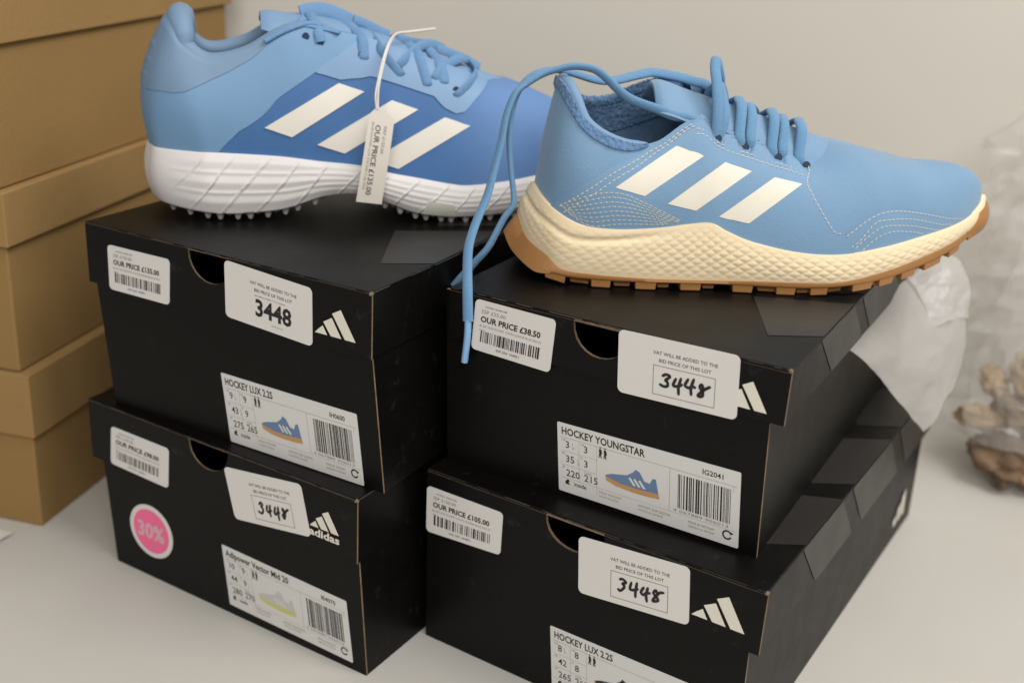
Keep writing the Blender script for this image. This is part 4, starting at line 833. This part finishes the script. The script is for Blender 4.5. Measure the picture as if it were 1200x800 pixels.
# ------------------------------------------------------------------ tissue paper pushed out of the upper right box
def smoothgrid(P, nr, nc):
    P = np.array(P, float); A = np.stack([catmull(P[i], nc) for i in range(P.shape[0])], 0); return np.stack([catmull(A[:, j], nr) for j in range(nc)], 1)
def crumple(G, amp, sc, seed):
    H = G.copy()
    for i in range(G.shape[0]):
        for j in range(G.shape[1]):
            v = Vector(G[i, j])*sc+Vector((seed, 0, 0)); d = noise.noise_vector(v)+noise.noise_vector(v*2.7)*.5
            H[i, j] += np.array(d)*amp*.6
            q = v*1.9; H[i, j] += np.array((.5, -.7, .5))*amp*.55*(.35-abs(noise.noise(q))-.5*abs(noise.noise(q*2.3)))
    return H
TISSUE = [[(196, 640, 178), (210, 662, 182), (231, 692, 190), (250, 722, 197), (268, 740, 197)], [(210, 645, 168), (224, 660, 172), (245, 690, 175), (265, 715, 187), (279, 735, 201)], [(225, 655, 152), (240, 670, 157), (257, 690, 162), (274, 710, 174), (287, 730, 186)], [(243, 665, 133), (258, 680, 136), (272, 695, 145), (284, 710, 156), (296, 730, 170)], [(265, 680, 109), (272, 685, 114), (281, 695, 125), (291, 710, 133), (298, 725, 152)]]
M_TIS = mat('tissue_paper', (.72, .70, .67), .6, .03, 20, .15, 120, trans=.5, alpha=.72)
M_FILM = mat('clear_film', (.72, .70, .66), .16, .03, 20, .25, 90, spec=.9, trans=.3, alpha=.34)
G = crumple(smoothgrid(np.array(TISSUE)*.001, 70, 70), .0022, 26, 3.1)
t = mesh('tissue_paper', G.reshape(-1, 3), gridfaces(70, 70), M_TIS, None, 60); sd = t.modifiers.new('sheet', 'SOLIDIFY'); sd.thickness = .0002
tag(t, 'crumpled white tissue paper hanging out of the upper right shoe box', 'tissue paper')
FILM = [[(250, 722, 198), (262, 738, 206), (272, 752, 208)], [(258, 712, 190), (274, 726, 204), (288, 742, 206)], [(262, 706, 178), (280, 718, 190), (297, 736, 190)], [(258, 700, 170), (279, 712, 174), (300, 732, 170)]]
G = crumple(smoothgrid(np.array(FILM)*.001, 60, 60), .0035, 38, 8.4)
t = mesh('plastic_film', G.reshape(-1, 3), gridfaces(60, 60), mat('tissue_film', (.78, .76, .75), .3, .03, 20, .1, 80, spec=.7, trans=.3, alpha=.5), None, 60)
tag(t, 'small fold of milky plastic film just below the toe of the cream soled shoe', 'plastic film')

# ------------------------------------------------------------------ clear plastic bag with brown pieces
bagc = (.450, .878)
def bagr(a, h):   # plan radius of the bag at angle a and height fraction h
    base = .098*(1-.28*h)*(1+.10*math.sin(3*a+1)+.05*math.sin(7*a+5*h))
    return base*(min(1, h*9)**.5)
V, Fc = [], []; na, nh = 52, 34
for i in range(nh+1):
    h = i/nh
    for j in range(na):
        a = 2*math.pi*j/na; r = max(.002, bagr(a, h)); p = Vector((bagc[0]+r*math.cos(a)*1.05, bagc[1]+r*math.sin(a)*.85, .0025+.275*h))
        d = noise.noise_vector(p*17)*.022*(.25+h)+noise.noise_vector(p*52)*.013; q = p+Vector((d.x, d.y, d.z*.5*h)); q.z = max(.0015, q.z); q.y = min(.985, q.y); V.append(q)
for i in range(nh):
    for j in range(na): Fc.append((i*na+j, i*na+(j+1) % na, (i+1)*na+(j+1) % na, (i+1)*na+j))
t = fixnorm(mesh('plastic_bag', V, Fc, M_FILM, None, 14)); tag(t, 'crumpled clear plastic bag standing on the table behind the right stack', 'plastic bag')
M_BR = [mat('brown_piece', (.24, .15, .075), .8, .75, 35, .6, 150), mat('tan_piece', (.42, .30, .17), .8, .5, 35, .6, 150), mat('dark_piece', (.15, .095, .055), .8, .85, 35, .6, 150)]
rp = random.Random(5)
PC = [((.388, .832, .022), .024, 2, 'dark brown piece lowest at the left in the clear plastic bag'), ((.410, .822, .020), .022, 0, 'mid brown piece on the bottom of the clear bag at the frame edge'), ((.376, .850, .046), .017, 1, 'tan piece at the left of the clear bag just above the dark piece'),
      ((.399, .845, .052), .021, 0, 'brown piece in the middle of the heap in the clear bag'), ((.423, .840, .056), .022, 2, 'dark piece at the right of the heap in the clear bag, cut by the frame'), ((.412, .858, .080), .020, 1, 'tan piece topmost in the clear plastic bag'), ((.385, .864, .072), .013, 1, 'smallest tan piece high at the left in the clear bag')]
for (c, r, mi, lb_) in PC:
    bm = bmesh.new(); bmesh.ops.create_icosphere(bm, subdivisions=4, radius=1)
    for v in bm.verts:
        d = noise.noise(v.co*1.7+Vector(c)*40)*.35-abs(noise.noise(v.co*2.6+Vector(c)*70))*.45; v.co = v.co*(1+d); v.co.z *= .62; v.co.x *= 1.25; v.co *= r
    me = bpy.data.meshes.new('brown_piece'); bm.to_mesh(me); bm.free(); me.materials.append(M_BR[mi]); me.polygons.foreach_set('use_smooth', [True]*len(me.polygons))
    ob = link(bpy.data.objects.new('brown_piece', me)); ob.location = c; ob.rotation_euler = (rp.uniform(-.6, .6), rp.uniform(-.6, .6), rp.uniform(0, 6.2));  tag(ob, lb_, 'brown piece', 'brown pieces in the clear bag')
# ------------------------------------------------------------------ scrap of paper at the left edge of the frame
V = []; 
for i in range(7):
    for j in range(5): V.append((-.334-.05*i/6+.012*j/4, .640+.02*i/6+.030*j/4, .0006+.0016*math.sin(i*.9+j*.6)**2))
t = mesh('paper_scrap', V, gridfaces(7, 5), M_STICKW, None, 60); tag(t, 'corner of a white paper scrap on the table at the left edge', 'paper')
